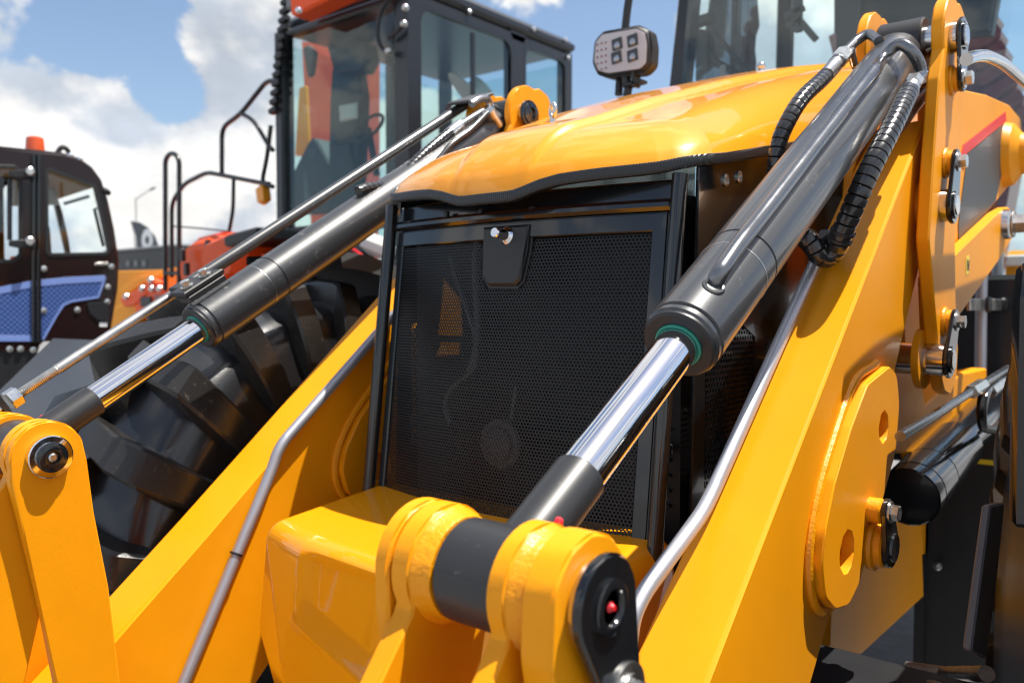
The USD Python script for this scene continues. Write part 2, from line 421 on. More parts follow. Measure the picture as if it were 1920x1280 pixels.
# trim: flattened rubber channel under the lip
def channel(path, h, w):
    T = np.gradient(path, axis=0); T /= np.linalg.norm(T, axis=1, keepdims=True)
    out = np.cross(T, V(0, 0, 1)); out /= np.linalg.norm(out, axis=1, keepdims=True)
    prof = [(-.5, -.5), (.35, -.5), (.5, -.3), (.5, .3), (.35, .5), (-.5, .5)]
    vs = np.concatenate([[p + o * a * w + V(0, 0, b * h) for a, b in prof] for p, o in zip(path, out)])
    k = len(prof); f = []
    for q in range(len(path) - 1):
        i = np.arange(k); j = (i + 1) % k; f += [np.c_[q * k + i, q * k + j, q * k + k + j], np.c_[q * k + i, q * k + k + j, q * k + k + i]]
    mm = trimesh.Trimesh(vs, np.concatenate(f), process=False)
    return mm
part(hood, 'edge_trim', channel(tp, .024, .022), 'edge_trim', smooth=40)
part(hood, 'lifting_eye', [
    trimesh.creation.torus(.0165, .0058, 24, 12, transform=frame_of(V(0, .222, 1.945 + .045), nrm(V(-.83, .55, 0)), V(0, 0, 1), nrm(V(.55, .83, 0)))),
    rod((0, .222, 1.94), (0, .222, 1.972), .007), lathe([(0, .017), (.006, .017), (.008, .012)], (0, .222, 1.944), (0, -.25, 1))], 'zinc')

# grille --------------------------------------------------------------
def gsurf(u, z, out=0.0):
    u, z = np.asarray(u, float), np.asarray(z, float)
    y = .087 - (1.72 - z) * .121 - .045 * (1 - (u / .43) ** 2) - out
    return np.stack([u, y, z + 0 * u], -1)
def warp(mesh, off=0.0):            # a sheet drawn flat as (u, z, thickness outward) laid on the curved front
    v = np.asarray(mesh.vertices)
    return trimesh.Trimesh(gsurf(v[:, 0], v[:, 1], v[:, 2] + off), mesh.faces[:, ::-1], process=False)
def fine(mesh, step=.04):
    v, f = trimesh.remesh.subdivide_to_size(mesh.vertices, mesh.faces, step, max_iter=12)
    return trimesh.Trimesh(v, f, process=False)

def perforated(region, pitch, hole, keep_out=None, thick=.0016):
    """hexagonal cells, each a hexagon with a six-sided hole, laid where the region is; solid border elsewhere"""
    x0, y0, x1, y1 = region.bounds; dy = pitch * math.sqrt(3) / 2
    ang = np.arange(6) * np.pi / 3 + np.pi / 6
    hexo = np.c_[np.cos(ang), np.sin(ang)] * pitch / math.sqrt(3); hexi = np.c_[np.cos(ang), np.sin(ang)] * hole
    rows = int((y1 - y0) / dy) + 1; cs = []
    for r in range(rows):
        xs = np.arange(x0 + (pitch / 2 if r % 2 else 0), x1, pitch); cs.append(np.c_[xs, np.full(len(xs), y0 + r * dy)])
    cs = np.concatenate(cs)
    import shapely
    inner = region.buffer(-pitch * .62)
    ok = shapely.contains_xy(inner, cs[:, 0], cs[:, 1])
    if keep_out is not None: ok &= ~shapely.contains_xy(keep_out.buffer(pitch * .3), cs[:, 0], cs[:, 1])
    cs = cs[ok]; n = len(cs)
    vo = cs[:, None] + hexo; vi = cs[:, None] + hexi
    P = np.concatenate([vo, vi], 1); top_ = np.concatenate([P, np.full((n, 12, 1), thick)], 2)
    back = np.concatenate([vi, np.zeros((n, 6, 1))], 2)
    vs = np.concatenate([top_, back], 1).reshape(-1, 3)
    i = np.arange(6); j = (i + 1) % 6
    cell = np.r_[np.c_[i, j, 6 + j], np.c_[i, 6 + j, 6 + i], np.c_[6 + i, 6 + j, 12 + j], np.c_[6 + i, 12 + j, 12 + i]]
    f = (cell[None] + (np.arange(n) * 18)[:, None, None]).reshape(-1, 3)
    return trimesh.Trimesh(vs, f, process=False)

ZB, ZT, UW = .995, 1.678, .402
def gpt(px, py):                    # point of the photograph on the grille surface -> (u, z)
    y = .05
    for _ in range(8):
        p = onY(px, py, y); y = float(gsurf(p[0], p[2])[1])
    return p[0], p[2]
lock_poly = Polygon([gpt(908, 422), gpt(1003, 415), gpt(998, 470), gpt(985, 528), gpt(972, 541), gpt(918, 541), gpt(906, 520)]).buffer(.006).buffer(-.004)
region = sbox(-UW + .012, ZB + .01, UW - .02, ZT - .02)
gp = part(LO, 'grille', warp(perforated(region, .0088, .0034, lock_poly)), 'mesh_black', smooth=False, label='perforated black steel grille panel')
outer = sbox(-UW - .006, ZB - .006, UW + .006, ZT + .012).buffer(.004)
border = outer.difference(sbox(-UW + .0165, ZB + .0145, UW - .0245, ZT - .0245))
part(gp, 'border', warp(fine(slab(border, .010, .003)), -.004), 'black_gloss', smooth=30)
bz = fine(trimesh.creation.extrude_polygon(lock_poly.buffer(-.002), .004, engine='earcut'), .02)
bump_ = trimesh.creation.extrude_polygon(lock_poly.buffer(-.010), .016, engine='earcut')
part(gp, 'lock_plate', [warp(bz, -.001), warp(fine(slab(lock_poly.buffer(-.009), .015, .006), .02))], 'black_satin', smooth=40)
lu, lz = gpt(957, 443); lp = gsurf(lu, lz, .013)
lax = nrm(V(0, -1, .12))
part(gp, 'lock_knob', [lathe([(0, .021), (.004, .021), (.007, .017), (.009, .013), (.032, .0115), (.044, .0125), (.047, .0105)], lp, lax, 28)], 'chrome')
# frame round the grille
fo = sbox(-.432, ZB - .03, .432, 1.765).difference(sbox(-UW - .010, ZB - .012, UW + .010, ZT + .016))
fr = part(LO, 'grille_frame', warp(fine(slab(fo, .020, .005)), -.03), 'black_gloss', smooth=30)
part(fr, 'top_rail', warp(fine(slab(sbox(-.425, 1.697, .425, 1.722), .030, .008)), -.012), 'black_gloss', smooth=30)
for k, (a, b) in enumerate(((840, 404), (905, 400), (1000, 396))):
    part(fr, 'catch', obox(gsurf(*gpt(a, b), .006), (.016, .02, .012), (1, 0, 0), (0, .1, 1)), 'black_satin')
for s in (-1, 1):
    part(fr, 'corner_post', sweep(np.array([V(s * .438, .075 - (1.77 - z) * .121, z) for z in np.linspace(.97, 1.77, 20)]), .017, 16), 'black_gloss')
# what shows through the holes
part(LO, 'radiator', [bx((-.41, .14, .86), (.41, .30, 1.74)), ] + [bx((-.39, .128, 1.05 + .034 * k), (.39, .139, 1.056 + .034 * k), 0) for k in range(20)], 'radiator')
hu, hz = gpt(908, 838); hc = V(hu, 0, hz) + V(0, float(gsurf(hu, hz)[1]) + .045, 0)
part(LO, 'horn', [lathe([(0, .058), (.006, .062), (.012, .058)], hc + V(0, .02, 0), (0, -1, 0)), lathe([(0, .040), (.012, .042), (.022, .024), (.024, .010)], hc + V(0, .01, 0), (0, -1, 0)), rod(hc + V(.02, .03, .05), hc + V(.03, .04, .14), .006)], 'grey_plastic')
bp = [gpt(*p) for p in [(806, 520), (838, 560), (842, 630), (795, 630), (800, 590)]]
part(LO, 'fan_bracket', warp(slab(Polygon(bp), .006), -.055), 'yellow_gloss')
bp = [gpt(*p) for p in [(800, 643), (836, 643), (836, 668), (792, 668)]]
part(LO, 'fan_bracket', warp(slab(Polygon(bp), .006), -.055), 'yellow_gloss')
part(LO, 'coolant_hose', [sweep(spline([gsurf(*gpt(*p), -.06) for p in [(815, 480), (825, 520), (852, 600), (860, 690), (818, 730), (815, 800)]], 50), .007), sweep(spline([gsurf(*gpt(*p), -.06) for p in [(870, 430), (862, 520), (866, 620), (850, 700)]], 50), .010)], 'grey_plastic')
part(LO, 'cross_member', [bx((-.40, .10, gpt(720, 790)[1] - .012), (.40, .125, gpt(720, 790)[1] + .012))], 'dark_inside')

# black side panels with a perforated vent
for s in (-1, 1):
    sx = s * .455
    vent = Polygon([(.16, 1.10), (.42, 1.10), (.42, 1.42), (.30, 1.47), (.16, 1.44)])
    whole = Polygon([(.095, .93), (.70, .93), (1.9, 1.2), (1.9, 2.14), (.80, 1.935), (.34, 1.835), (.12, 1.79)])
    pl = whole.difference(vent)
    pmesh = prism_x(pl, sx - .004, sx + .004, .002)
    sp_ = part(LO, 'side_panel', pmesh, 'black_gloss', smooth=30)
    pf = perforated(vent.buffer(.006), .0145, .0054)
    v = pf.vertices
    part(sp_, 'vent', trimesh.Trimesh(np.c_[sx + s * v[:, 2], v[:, 0], v[:, 1]], pf.faces if s > 0 else pf.faces[:, ::-1], process=False), 'black_gloss', smooth=False)
    for (yy_, zz_) in ((.245, 1.775), (.315, 1.79)):
        part(sp_, 'bolt', lathe([(0, .014), (.004, .014), (.006, .009), (.003, .004)], (sx + s * .004, yy_, zz_), (s, 0, 0), 18), 'zinc')
part(LO, 'engine_bay', [bx((-.42, .32, .95), (.42, 1.9, 1.75))], 'dark_inside')

# nose ----------------------------------------------------------------
def nose():
    # convex shell with rounded edges: hull of small spheres, then a recessed front panel set on it
    ball = trimesh.creation.icosphere(3, .055).vertices
    C_ = []
    for s in (-1, 1):
        C_ += [(s * .395, .02, .962), (s * .415, -.290, .9233), (s * .26, -.322, .9193), (s * .45, .02, .62), (s * .470, -.275, .70), (s * .29, -.348, .70), (s * .34, -.28, .45), (s * .36, .02, .42)]
    C_ += [(0, -.338, .9173), (0, -.366, .70)]
    return hull(np.concatenate([ball + np.array(c) for c in C_]))
def nose_shell():
    h_ = nose(); v, f = trimesh.remesh.subdivide_to_size(h_.vertices, h_.faces, .014, max_iter=14)
    v = np.array(v); ss = lambda t: np.clip(t, 0, 1) ** 2 * (3 - 2 * np.clip(t, 0, 1))
    mk = ss((.27 - np.abs(v[:, 0]) - .03 * (v[:, 2] < 0)) / .075) * ss((v[:, 2] - .735 - .06 * (np.abs(v[:, 0]) / .27)) / .06) * ss((.955 - v[:, 2]) / .03) * ss((-.2 - v[:, 1]) / .08)
    v[:, 1] += .014 * mk
    rib = np.exp(-((v[:, 2] - .735 - .06 * (np.abs(v[:, 0]) / .27)) / .012) ** 2) * ss((.285 - np.abs(v[:, 0])) / .03) * ss((-.2 - v[:, 1]) / .08)
    v[:, 1] -= .006 * rib
    return trimesh.Trimesh(v, f, process=False)
ns = part(LO, 'nose', nose_shell(), 'yellow_gloss', smooth=35, label='yellow moulded nose below the grille')
part(ns, 'seal', channel(np.array([gsurf(u, ZB - .018, .012) for u in np.linspace(-.43, .43, 50)]), .022, .03), 'black_plastic')

# loader arms ---------------------------------------------------------
XI, XO, XC = .607, .74, .674
ARM = [(-1.32, .19), (-.396, .946), (.384, 1.603), (.80, 1.965), (.93, 1.98), (.98, 1.85), (.66, 1.46), (.45, 1.20), (.30, 1.05), (.147, .892), (.033, .791), (-.5, .27), (-.98, -.09), (-1.28, -.02)]
DBL = [(.355, 1.353), (.263, 1.337), (.164, 1.261), (.075, 1.171), (.020, 1.082), (.009, 1.025), (.03, .96), (.088, .921), (.168, .907), (.235, .935), (.320, 1.018), (.394, 1.084), (.480, 1.165), (.505, 1.271), (.479, 1.345), (.42, 1.365)]
HOLES = [((.383, 1.236), .034), ((.150, 1.018), .042)]
BRK = [(.924, 2.277), (.85, 2.25), (.79, 2.18), (.722, 2.044), (.676, 1.807), (.654, 1.652), (.716, 1.513), (.775, 1.385), (.80, 1.325), (.85, 1.275), (.92, 1.26), (.985, 1.30), (.995, 1.38), (.95, 1.52), (.93, 1.66), (.95, 1.85), (1.01, 2.06), (1.01, 2.20), (.98, 2.26)]
AX = V(0, math.cos(math.radians(31.02)), math.sin(math.radians(31.02)))
GL = V(XC, -.371, 1.438)
def arm_mesh():
    a = prism_x(ARM, XI, XO, .007, .006); v = np.array(a.vertices)
    ridge = .946 + (v[:, 1] + .396) * .8423
    top_ = np.clip(1 - (ridge - v[:, 2]) / .05, 0, 1) * np.clip((1.0 - v[:, 1]) / .3, 0, 1)
    v[:, 2] -= .020 * top_ * (XO - v[:, 0]) / (XO - XI)
    return trimesh.Trimesh(v, a.faces, process=False)
def mir(mesh, s):
    if s > 0: return mesh
    v = np.array(mesh.vertices); v[:, 0] *= -1
    return trimesh.Trimesh(v, mesh.faces[:, ::-1], process=False)
def weld(path, r=.008, seed=1, amp=.10):
    p = spline(path, int(max(20, np.linalg.norm(np.diff(np.array(path), axis=0), axis=1).sum() / .010)))
    g = np.random.default_rng(seed); w = r * (1 + amp * (g.random(len(p)) - .5) + .03 * np.sin(np.arange(len(p)) * .9))
    return sweep(p, w, 8)

dpoly = rounded(DBL, .04)
for c, r in HOLES: dpoly = dpoly.difference(Point(c).buffer(r, 12))
brk = unary_union([rounded(BRK, .03), Point(.862, 2.165).buffer(.108, 16)])
inner_brk = brk
for s in (1, -1):
    arm = part(LO, 'loader_arm', mir(arm_mesh(), s), 'yellow_paint', smooth=30)
    part(arm, 'doubler_plate', mir(prism_x(dpoly, XO + .001, XO + .027, .003), s), 'yellow_paint', smooth=30)
    part(arm, 'doubler_plate', mir(prism_x(dpoly, XI - .027, XI - .001, .003), s), 'yellow_paint', smooth=30)
    bead = [(XO + .004, y, z) for y, z in [(.40, 1.372), (.355, 1.363), (.26, 1.347), (.157, 1.268), (.067, 1.176), (.012, 1.085), (.001, 1.025), (.024, .955), (.08, .915)]]
    part(arm, 'weld_bead', mir(weld(bead, .0095, 3, .10), s), 'yellow_weld')
    ib = [(XI - .004, y, z) for _, y, z in bead]
    part(arm, 'weld_bead', mir(weld(ib, .010, 4), s), 'yellow_weld')
    # upper bracket: two lugs either side of the arm
    lug = part(LO, 'pivot_bracket', mir(prism_x(brk, .757, .787, .004), s), 'yellow_paint', smooth=30)
    part(lug, 'inner_lug', mir(prism_x(brk, .578, .604, .004), s), 'yellow_paint', smooth=30)
    # pins with keepers
    for (py, pz), (by, bz_), boss in (((.839, 2.166), (.845, 2.062), True), ((.775, 1.742), (.80, 1.850), True), ((.775, 1.362), (.825, 1.455), True)):
        pin = part(lug, 'pin', [mir(rod((.56, py, pz), (.806, py, pz), .040, 28, .003), s), mir(rod((.812, py, pz), (.823, py, pz), .026, 20, .002), s)], 'polished_steel')
        if pz > 2:
            part(lug, 'pin_cap', mir(lathe([(0, .050), (.008, .048), (.009, .038), (.014, .036), (.016, .022), (.008, .018), (.008, .004)], (.560, py, pz), (-1, 0, 0), 28), s), 'black_gloss', smooth=30)
        kp = unary_union([Point(py, pz).buffer(.046, 10), Point(by, bz_).buffer(.032, 10), LineString([(py, pz), (by, bz_)]).buffer(.032, 10)]).convex_hull
        part(lug, 'keeper_plate', [mir(prism_x(kp, .806, .816, .002), s), mir(lathe([(0, .034), (.004, .034), (.005, .026), (.003, .02), (.004, .012), (.001, .008)], (.816, py, pz), (1, 0, 0), 24), s)], 'black_gloss', smooth=30)
        part(lug, 'boss', [mir(rod((.785, by, bz_), (.806, by, bz_), .030, 24, .003), s), mir(weld([(.789, by + .032 * math.cos(t), bz_ + .032 * math.sin(t)) for t in np.linspace(0, 6.2, 14)], .006, 5), s)], 'yellow_weld')
        part(lug, 'keeper_bolt', mir(hexbolt((.816, by, bz_), (1, 0, 0), .0175, .017), s), 'zinc', smooth=25)
    part(lug, 'pivot_boss', mir(rod((XO, .775, 1.362), (.757, .775, 1.362), .075, 32), s), 'yellow_paint')
    part(lug, 'pivot_boss', mir(rod((XO - .02, .775, 1.742), (.757, .775, 1.742), .065, 32), s), 'yellow_paint')
    # lower pin with keeper on the doubler
    for (py, pz), (by, bz_) in (((.318, .995), (.288, 1.075)),):
        part(arm, 'pin_boss', [mir(rod((XO, py, pz), (.795, py, pz), .046, 26, .004), s), mir(rod((XO, by, bz_), (.795, by, bz_), .026, 20, .004), s), mir(weld([(.770, py + .047 * math.cos(t), pz + .047 * math.sin(t)) for t in np.linspace(0, 6.2, 16)], .009, 6), s)], 'yellow_weld')
        kp = unary_union([Point(py, pz).buffer(.042, 10), Point(by, bz_).buffer(.028, 10)]).convex_hull
        part(arm, 'keeper_plate', [mir(prism_x(kp, .797, .808, .002), s), mir(lathe([(0, .03), (.005, .029), (.003, .018), (.003, .001)], (.808, py, pz), (1, 0, 0), 24), s)], 'black_gloss')
        part(arm, 'keeper_bolt', mir(hexbolt((.808, by, bz_), (1, 0, 0), .017, .016), s), 'zinc', smooth=25)

# tilt cylinders -------------------------------------------------------
BR = .062
def barrel(o):
    return lathe([(.004, BR - .006), (.010, BR - .001), (.018, BR - .001), (.020, BR - .004), (.024, BR - .004), (.026, BR), (.255, BR), (.256, BR - .0022), (.2605, BR - .0022), (.2615, BR), (1.295, BR), (1.30, BR - .004)], o, AX, 56)
def onbarrel(px, py, extra, s=1):
    """where a sight line meets the barrel's cylinder grown by extra"""
    o = GL * V(s, 1, 1); d = nrm(ray(px, py)); w = EYE - o
    dp, wp = d - AX * (d @ AX), w - AX * (w @ AX); r = BR + extra
    a, b, c = dp @ dp, 2 * dp @ wp, wp @ wp - r * r
    q = b * b - 4 * a * c
    t = (-b - math.sqrt(q)) / (2 * a) if q > 0 else -b / (2 * a)
    return EYE + d * t
for s in (1, -1):
    o = GL * V(s, 1, 1)
    cyl = part(LO, 'tilt_cylinder', barrel(o), 'black_barrel', smooth=35)
    part(cyl, 'gland', lathe([(.014, .034), (0.0, .036), (-.002, .040), (-.002, BR - .008), (.001, BR - .004), (.0055, BR - .004)], o, AX, 48), 'black_satin', smooth=35)
    part(cyl, 'wiper_seal', lathe([(-.003, .0333), (-.0045, .0345), (-.0035, .0372), (.002, .038)], o, AX, 40), 'green_seal')
    part(cyl, 'rod', rod(o - AX * .305, o + AX * .01, .0325, 40), 'chrome')
    part(cyl, 'rod_sleeve', lathe([(0, .036), (.155, .036), (.158, .0335)], o - AX * .463, AX, 40), 'black_sleeve')
    e = V(s * .665, -.79, 1.188)
    part(cyl, 'rod_eye', [rod(e - V(.0445, 0, 0), e + V(.0445, 0, 0), .0605, 44, .004)], 'black_sleeve', smooth=35)
    for k in (.004,):
        part(cyl, 'grease_cap', [lathe([(0, .008), (.005, .008), (.007, .0055), (.013, .0055), (.016, .0035)], e + V(s * (.043 + k) + (.0 if s > 0 else .0), .052, .050), (0, .6, .8), 14)], 'red_plastic')
    t_ = o + AX * 1.412
    part(cyl, 'head_eye', [rod(t_ - V(.055, 0, 0), t_ + V(.055, 0, 0), .064, 40, .004), lathe([(0, BR), (.03, BR), (.07, .05), (.10, .04)], o + AX * 1.296, AX, 36)], 'black_satin', smooth=35)
    part(cyl, 'scribed_ring', lathe([(0, BR - .002), (0, BR + .0005), (.0016, BR + .0005), (.0016, BR - .002)], o + AX * .212, AX, 56), 'zinc')


# ---- hard pipes, hoses and fittings on the near (picture-right) cylinder; names of parts hold for both sides
cylR, cylL = LO + '/tilt_cylinder', LO + '/tilt_cylinder_001'
armR, armL = LO + '/loader_arm', LO + '/loader_arm_001'
lugR, lugL = LO + '/pivot_bracket', LO + '/pivot_bracket_001'
pp = [onbarrel(1335, 545, -.022), onbarrel(1346, 516, .010), onbarrel(1384, 460, .016)] + [onbarrel(x, y, .014) for x, y in ((1430, 402), (1500, 312), (1570, 222), (1632, 142), (1668, 96))]
p_a = fillet(pp, .03, 6)
pend = [onbarrel(1668, 96, .014), onbarrel(1690, 84, .035), onbarrel(1712, 100, .040), onbarrel(1724, 122, .036), onbarrel(1716, 150, .034)]
part(cylR, 'barrel_pipe', sweep(spline(np.vstack([p_a, spline(pend, 24)[1:]]), 150), .0142, 16), 'gunmetal_pipe')
b0 = onbarrel(1338, 537, -.001)
part(cylR, 'weld_bead', weld([b0 + .0145 * (math.cos(t) * nrm(np.cross(AX, b0 - GL)) + math.sin(t) * AX) for t in np.linspace(0, 6.2, 14)], .004, 9), 'black_barrel')
def nut(p, q, r, matn, parent):
    ax = nrm(np.asarray(q) - p); u, v, a = basis(ax); th = np.arange(6) * np.pi / 3
    s_ = slab(Polygon(np.c_[np.cos(th), np.sin(th)] * r), float(np.linalg.norm(np.asarray(q) - p)), .002); s_.apply_transform(frame_of(p, u, v, a))
    part(parent, 'hose_nut', s_, matn, smooth=25)
# hose 1 : from the pipe's return bend down the arm
h1 = [onbarrel(*p, e) for p, e in (((1716, 150), .034), ((1704, 172), .034), ((1690, 200), .036), ((1660, 260), .050), ((1630, 320), .062))]
h1 = h1[:3]
h1b = [onX(*t, x) for t, x in (((1662, 258), .768), ((1634, 312), .755), ((1611, 362), .738), ((1590, 412), .716), ((1574, 450), .695), ((1561, 476), .676), ((1546, 484), .662), ((1531, 470), .65), ((1516, 450), .636), ((1500, 440), .62), ((1480, 436), .60))]
nut(h1[0], h1[0] + (h1[1] - h1[0]) * .5, .020, 'zinc', cylR)
part(cylR, 'hose_collar', sweep(np.array([h1[0] + (h1[1] - h1[0]) * t for t in (.5, .9, 1.5)]), [.017, .0175, .017], 16), 'zinc')
part(cylR, 'hose', spiral_hose(np.vstack([h1[1:], h1b]), .0225, .020, 16, 1), 'hose_guard')
h2 = [onX(*p, .712) for p in [(1738, 168), (1715, 196), (1690, 228), (1665, 262), (1640, 305), (1612, 360), (1594, 405)]] + [onX(1576, 436, .69), onX(1560, 452, .66), onX(1548, 462, .635)]
part(armR, 'hose', spiral_hose(h2, .0185, .016, 14, 2), 'hose_guard')
h3 = [onX(*p, .69) for p in [(1735, 155), (1712, 172), (1688, 205), (1668, 240)]]
part(armR, 'hose', spiral_hose(h3, .0135, .014, 12, 3), 'hose_guard')
part(armR, 'hard_pipe', sweep(fillet([onX(*p, .71) for p in [(1760, 132), (1735, 146), (1712, 158), (1700, 176)]], .03), .0135, 14), 'zinc')
# hose left of the near cylinder: elbow, nut, guard
el = [onbarrel(1648, 78, .004), onbarrel(1628, 62, .02), onX(1604, 78, .59), onX(1586, 98, .585)]
part(cylR, 'elbow', sweep(fillet(el, .03, 8), .0125, 14), 'gunmetal_pipe')
q0, q1 = onX(1584, 100, .585), onX(1572, 114, .585)
nut(q0, q1, .021, 'zinc', cylR)
part(cylR, 'hose_collar', sweep(np.array([q1, q1 + (q1 - q0) * .9, q1 + (q1 - q0) * 1.8]), [.017, .0175, .017], 16), 'zinc')
h4 = [onX(*p, x) for p, x in (((1571, 115), .585), ((1556, 134), .583), ((1530, 160), .58), ((1500, 190), .57), ((1478, 226), .56), ((1462, 262), .55), ((1455, 300), .545), ((1452, 345), .54))]
part(cylR, 'hose', spiral_hose(h4, .0185, .020, 16, 4), 'hose_guard')
part(cylR, 'hose_bracket', [obox(onX(1600, 108, .60), (.014, .05, .012), (1, 0, 0), (0, .5, -.5)), ], 'zinc')
# tie where the hoses meet the steel pipe, and a short elbow there
hd = nrm(np.asarray(h1b[4]) - h1b[3])
for t_ in (-.012, .006):
    part(armR, 'hose_tie', lathe([(-.003, .0235), (-.003, .0265), (.003, .0265), (.003, .0235)], h1b[4] + hd * (t_ - .008), hd, 24), 'black_satin')
part(armR, 'pipe_union', lathe([(-.02, .019), (-.018, .021), (.018, .021), (.02, .019)], onX(1546, 452, .628), onX(1335, 925, .628) - onX(1546, 452, .628), 6), 'black_satin', smooth=20)
# steel pipes lying along both arms
pR = [(1546, 452), (1335, 925), (1316, 962), (1206, 1112), (1184, 1160), (1178, 1230)]
PR = [onX(*p, .628) for p in pR]
part(armR, 'steel_pipe', sweep(fillet(PR, .06, 8), .0135, 18), 'steel_pipe')
PL = [onX(*p, -.588) for p in [(740, 588), (524, 836), (508, 884), (443, 1040), (340, 1290)]]
part(armL, 'steel_pipe', sweep(fillet(PL, .06, 8), .0142, 18), 'steel_pipe')
tq = onX(443, 1038, -.588)
part(armL, 'cable_tie', lathe([(-.003, .0145), (-.003, .0165), (.003, .0165), (.003, .0145)], tq, PL[3] - PL[2], 20), 'black_satin')
for p_ in ((1322, 960), (1230, 1180)):
    part(armR, 'bolt', hexbolt(onX(p_[0] + 2, p_[1] + 8, XI - .002), (-1, 0, 0), .011, .009), 'zinc')

def headed(poly, r):
    return unary_union([rounded(poly, .03), Point(*PIN).buffer(r, 20)]).buffer(-.004).buffer(.008).buffer(-.004)
# ---- levers and links at the front ends of the cylinders
PIN = (-.79, 1.188)
LINK = [(-.79, 1.262), (-.83, 1.248), (-.858, 1.215), (-.862, 1.14), (-.845, 1.06), (-.812, .886), (-.785, .709), (-.765, .45), (-.62, .45), (-.652, .664), (-.672, .883), (-.700, 1.055), (-.712, 1.17), (-.722, 1.22), (-.752, 1.252)]
LEV = [(-.79, 1.260), (-.83, 1.248), (-.857, 1.20), (-.853, 1.15), (-.905, 1.085), (-1.02, .94), (-1.22, .68), (-1.20, .45), (-.98, .40), (-.86, .62), (-.80, .86), (-.735, 1.05), (-.716, 1.13), (-.718, 1.20), (-.75, 1.25)]
for s in (1, -1):
    lv = part(LO, 'tipping_lever', mir(prism_x(headed(LEV, .0725), .566, .597, .0035), s), 'yellow_paint', smooth=25)
    part(lv, 'lever_plate', mir(prism_x(headed(LEV, .0725), .711, .738, .0035), s), 'yellow_paint', smooth=25)
    def collar(x, dx, w, r):        # rough welded ring beside a plate
        g = np.random.default_rng(int(x * 1000)); n = 72; th = np.arange(n) * 2 * np.pi / n
        jit = np.convolve(np.r_[g.normal(size=n)] , np.ones(5) / 5, 'same') * .0012
        rings = [(0, r + .0065), (w * .25, r + .0035), (w * .5, r + .001), (w * .8, r), (w, r - .002), (w, .041), (w * .5, .040)]
        vs = np.concatenate([np.c_[np.full(n, x + dx * a), PIN[0] + (q_ + jit * (q_ > .05)) * np.cos(th), PIN[1] + (q_ + jit * (q_ > .05)) * np.sin(th)] for a, q_ in rings]); f = []
        for k in range(len(rings) - 1):
            i_ = np.arange(n); j_ = (i_ + 1) % n; f += [np.c_[k * n + i_, k * n + j_, k * n + n + j_], np.c_[k * n + i_, k * n + n + j_, k * n + n + i_]]
        mm = trimesh.Trimesh(vs, np.concatenate(f), process=False)
        if dx < 0: mm.invert()
        return part(lv, 'collar', mir(mm, s), 'yellow_weld', smooth=40)
    collar(.597, 1, .0225, .0625); collar(.738, 1, .018, .0635)
    part(lv, 'web_plate', mir(prism_x([(-.95, .93), (-.90, .98), (-.84, .99), (-.80, .95), (-.86, .74), (-1.05, .62)], .599, .710, .003, .02), s), 'yellow_paint')
    lk = part(LO, 'tipping_link', mir(prism_x(headed(LINK, .0725), .538, .562, .0035), s), 'yellow_paint', smooth=30)
    part(lk, 'link_plate', mir(prism_x(headed(LINK, .0665), .757, .798, .0035), s), 'yellow_paint', smooth=30)
    part(lk, 'pin', [mir(lathe([(0, .044), (.014, .044), (.016, .041)], (.538, *PIN), (-1, 0, 0), 36), s)], 'chrome', smooth=35)
    part(lk, 'pin_bolt', [mir(lathe([(.016, .031), (.022, .031), (.026, .024), (.026, .014), (.020, .012), (.020, .003)], (.538, *PIN), (-1, 0, 0), 28), s)], 'black_gloss', smooth=30)
    part(lk, 'pin_bolt', [mir(lathe([(.020, .009), (.024, .009), (.026, .006)], (.538, *PIN), (-1, 0, 0), 16), s)], 'zinc')
    part(lk, 'pin', mir(rod((.798, *PIN), (.8085, *PIN), .048, 36, .003), s), 'polished_steel')
    kb = (-.757, 1.086)
    kp = unary_union([Point(*PIN).buffer(.055, 14), Point(*kb).buffer(.033, 12)]).convex_hull
    part(lk, 'keeper_plate', mir(prism_x(kp, .808, .820, .003), s), 'black_gloss', smooth=30)
    part(lk, 'keeper_ring', mir(lathe([(0, .030), (.004, .030), (.006, .026), (.006, .020), (.002, .017), (-.004, .016), (-.004, .001)], (.820, *PIN), (1, 0, 0), 32), s), 'black_gloss', smooth=30)
    part(lk, 'grease_cap', mir(lathe([(.0, .0062), (.006, .0062), (.008, .004), (.011, .003)], (.815, *PIN), (1, 0, 0), 16), s), 'red_plastic')
    part(lk, 'washer', mir(lathe([(0, .033), (.004, .033), (.005, .031)], (.820, *kb), (1, 0, 0), 28), s), 'zinc')
    part(lk, 'keeper_bolt', mir(hexbolt((.825, *kb), (1, 0, 0), .016, .016), s), 'zinc', smooth=25)

# ---- bucket level indicator beside the far cylinder
XR = -.80
def ond(px, py): return onX(px, py, XR)
ia, ib_, ic = ond(-40, 778), ond(335, 545), ond(872, 197)
idir = nrm(ic - ib_)
ia = ib_ - idir * 1.05
ind = part(LO, 'level_indicator', lathe([(0, .0165), (.004, .0185), (.014, .0185), (.016, .0175), (float(np.linalg.norm(ic - ib_)), .0175)], ib_, idir, 28), 'black_barrel', smooth=35)
t1 = ib_ - idir * float(np.linalg.norm(ib_ - ond(105, 690)))
part(ind, 'indicator_rod', rod(t1, ib_ + idir * .05, .0125, 22, .002), 'raw_steel')
th_n = int(.10 / .0045)
prof = []
for k in range(th_n): prof += [(k * .0045, .0098), (k * .0045 + .00225, .0118)]
part(ind, 'thread', lathe(prof + [(.10, .0115)], t1 - idir * .10, idir, 18), 'raw_steel', smooth=False)
nut(t1 - idir * .125, t1 - idir * .098, .0235, 'zinc', ind)
nut(t1 - idir * .172, t1 - idir * .148, .0235, 'zinc', ind)
part(ind, 'stop_plate', obox(t1 - idir * .137 + V(0, .0, -.012), (.05, .012, .10), (1, 0, 0), idir), 'black_satin')
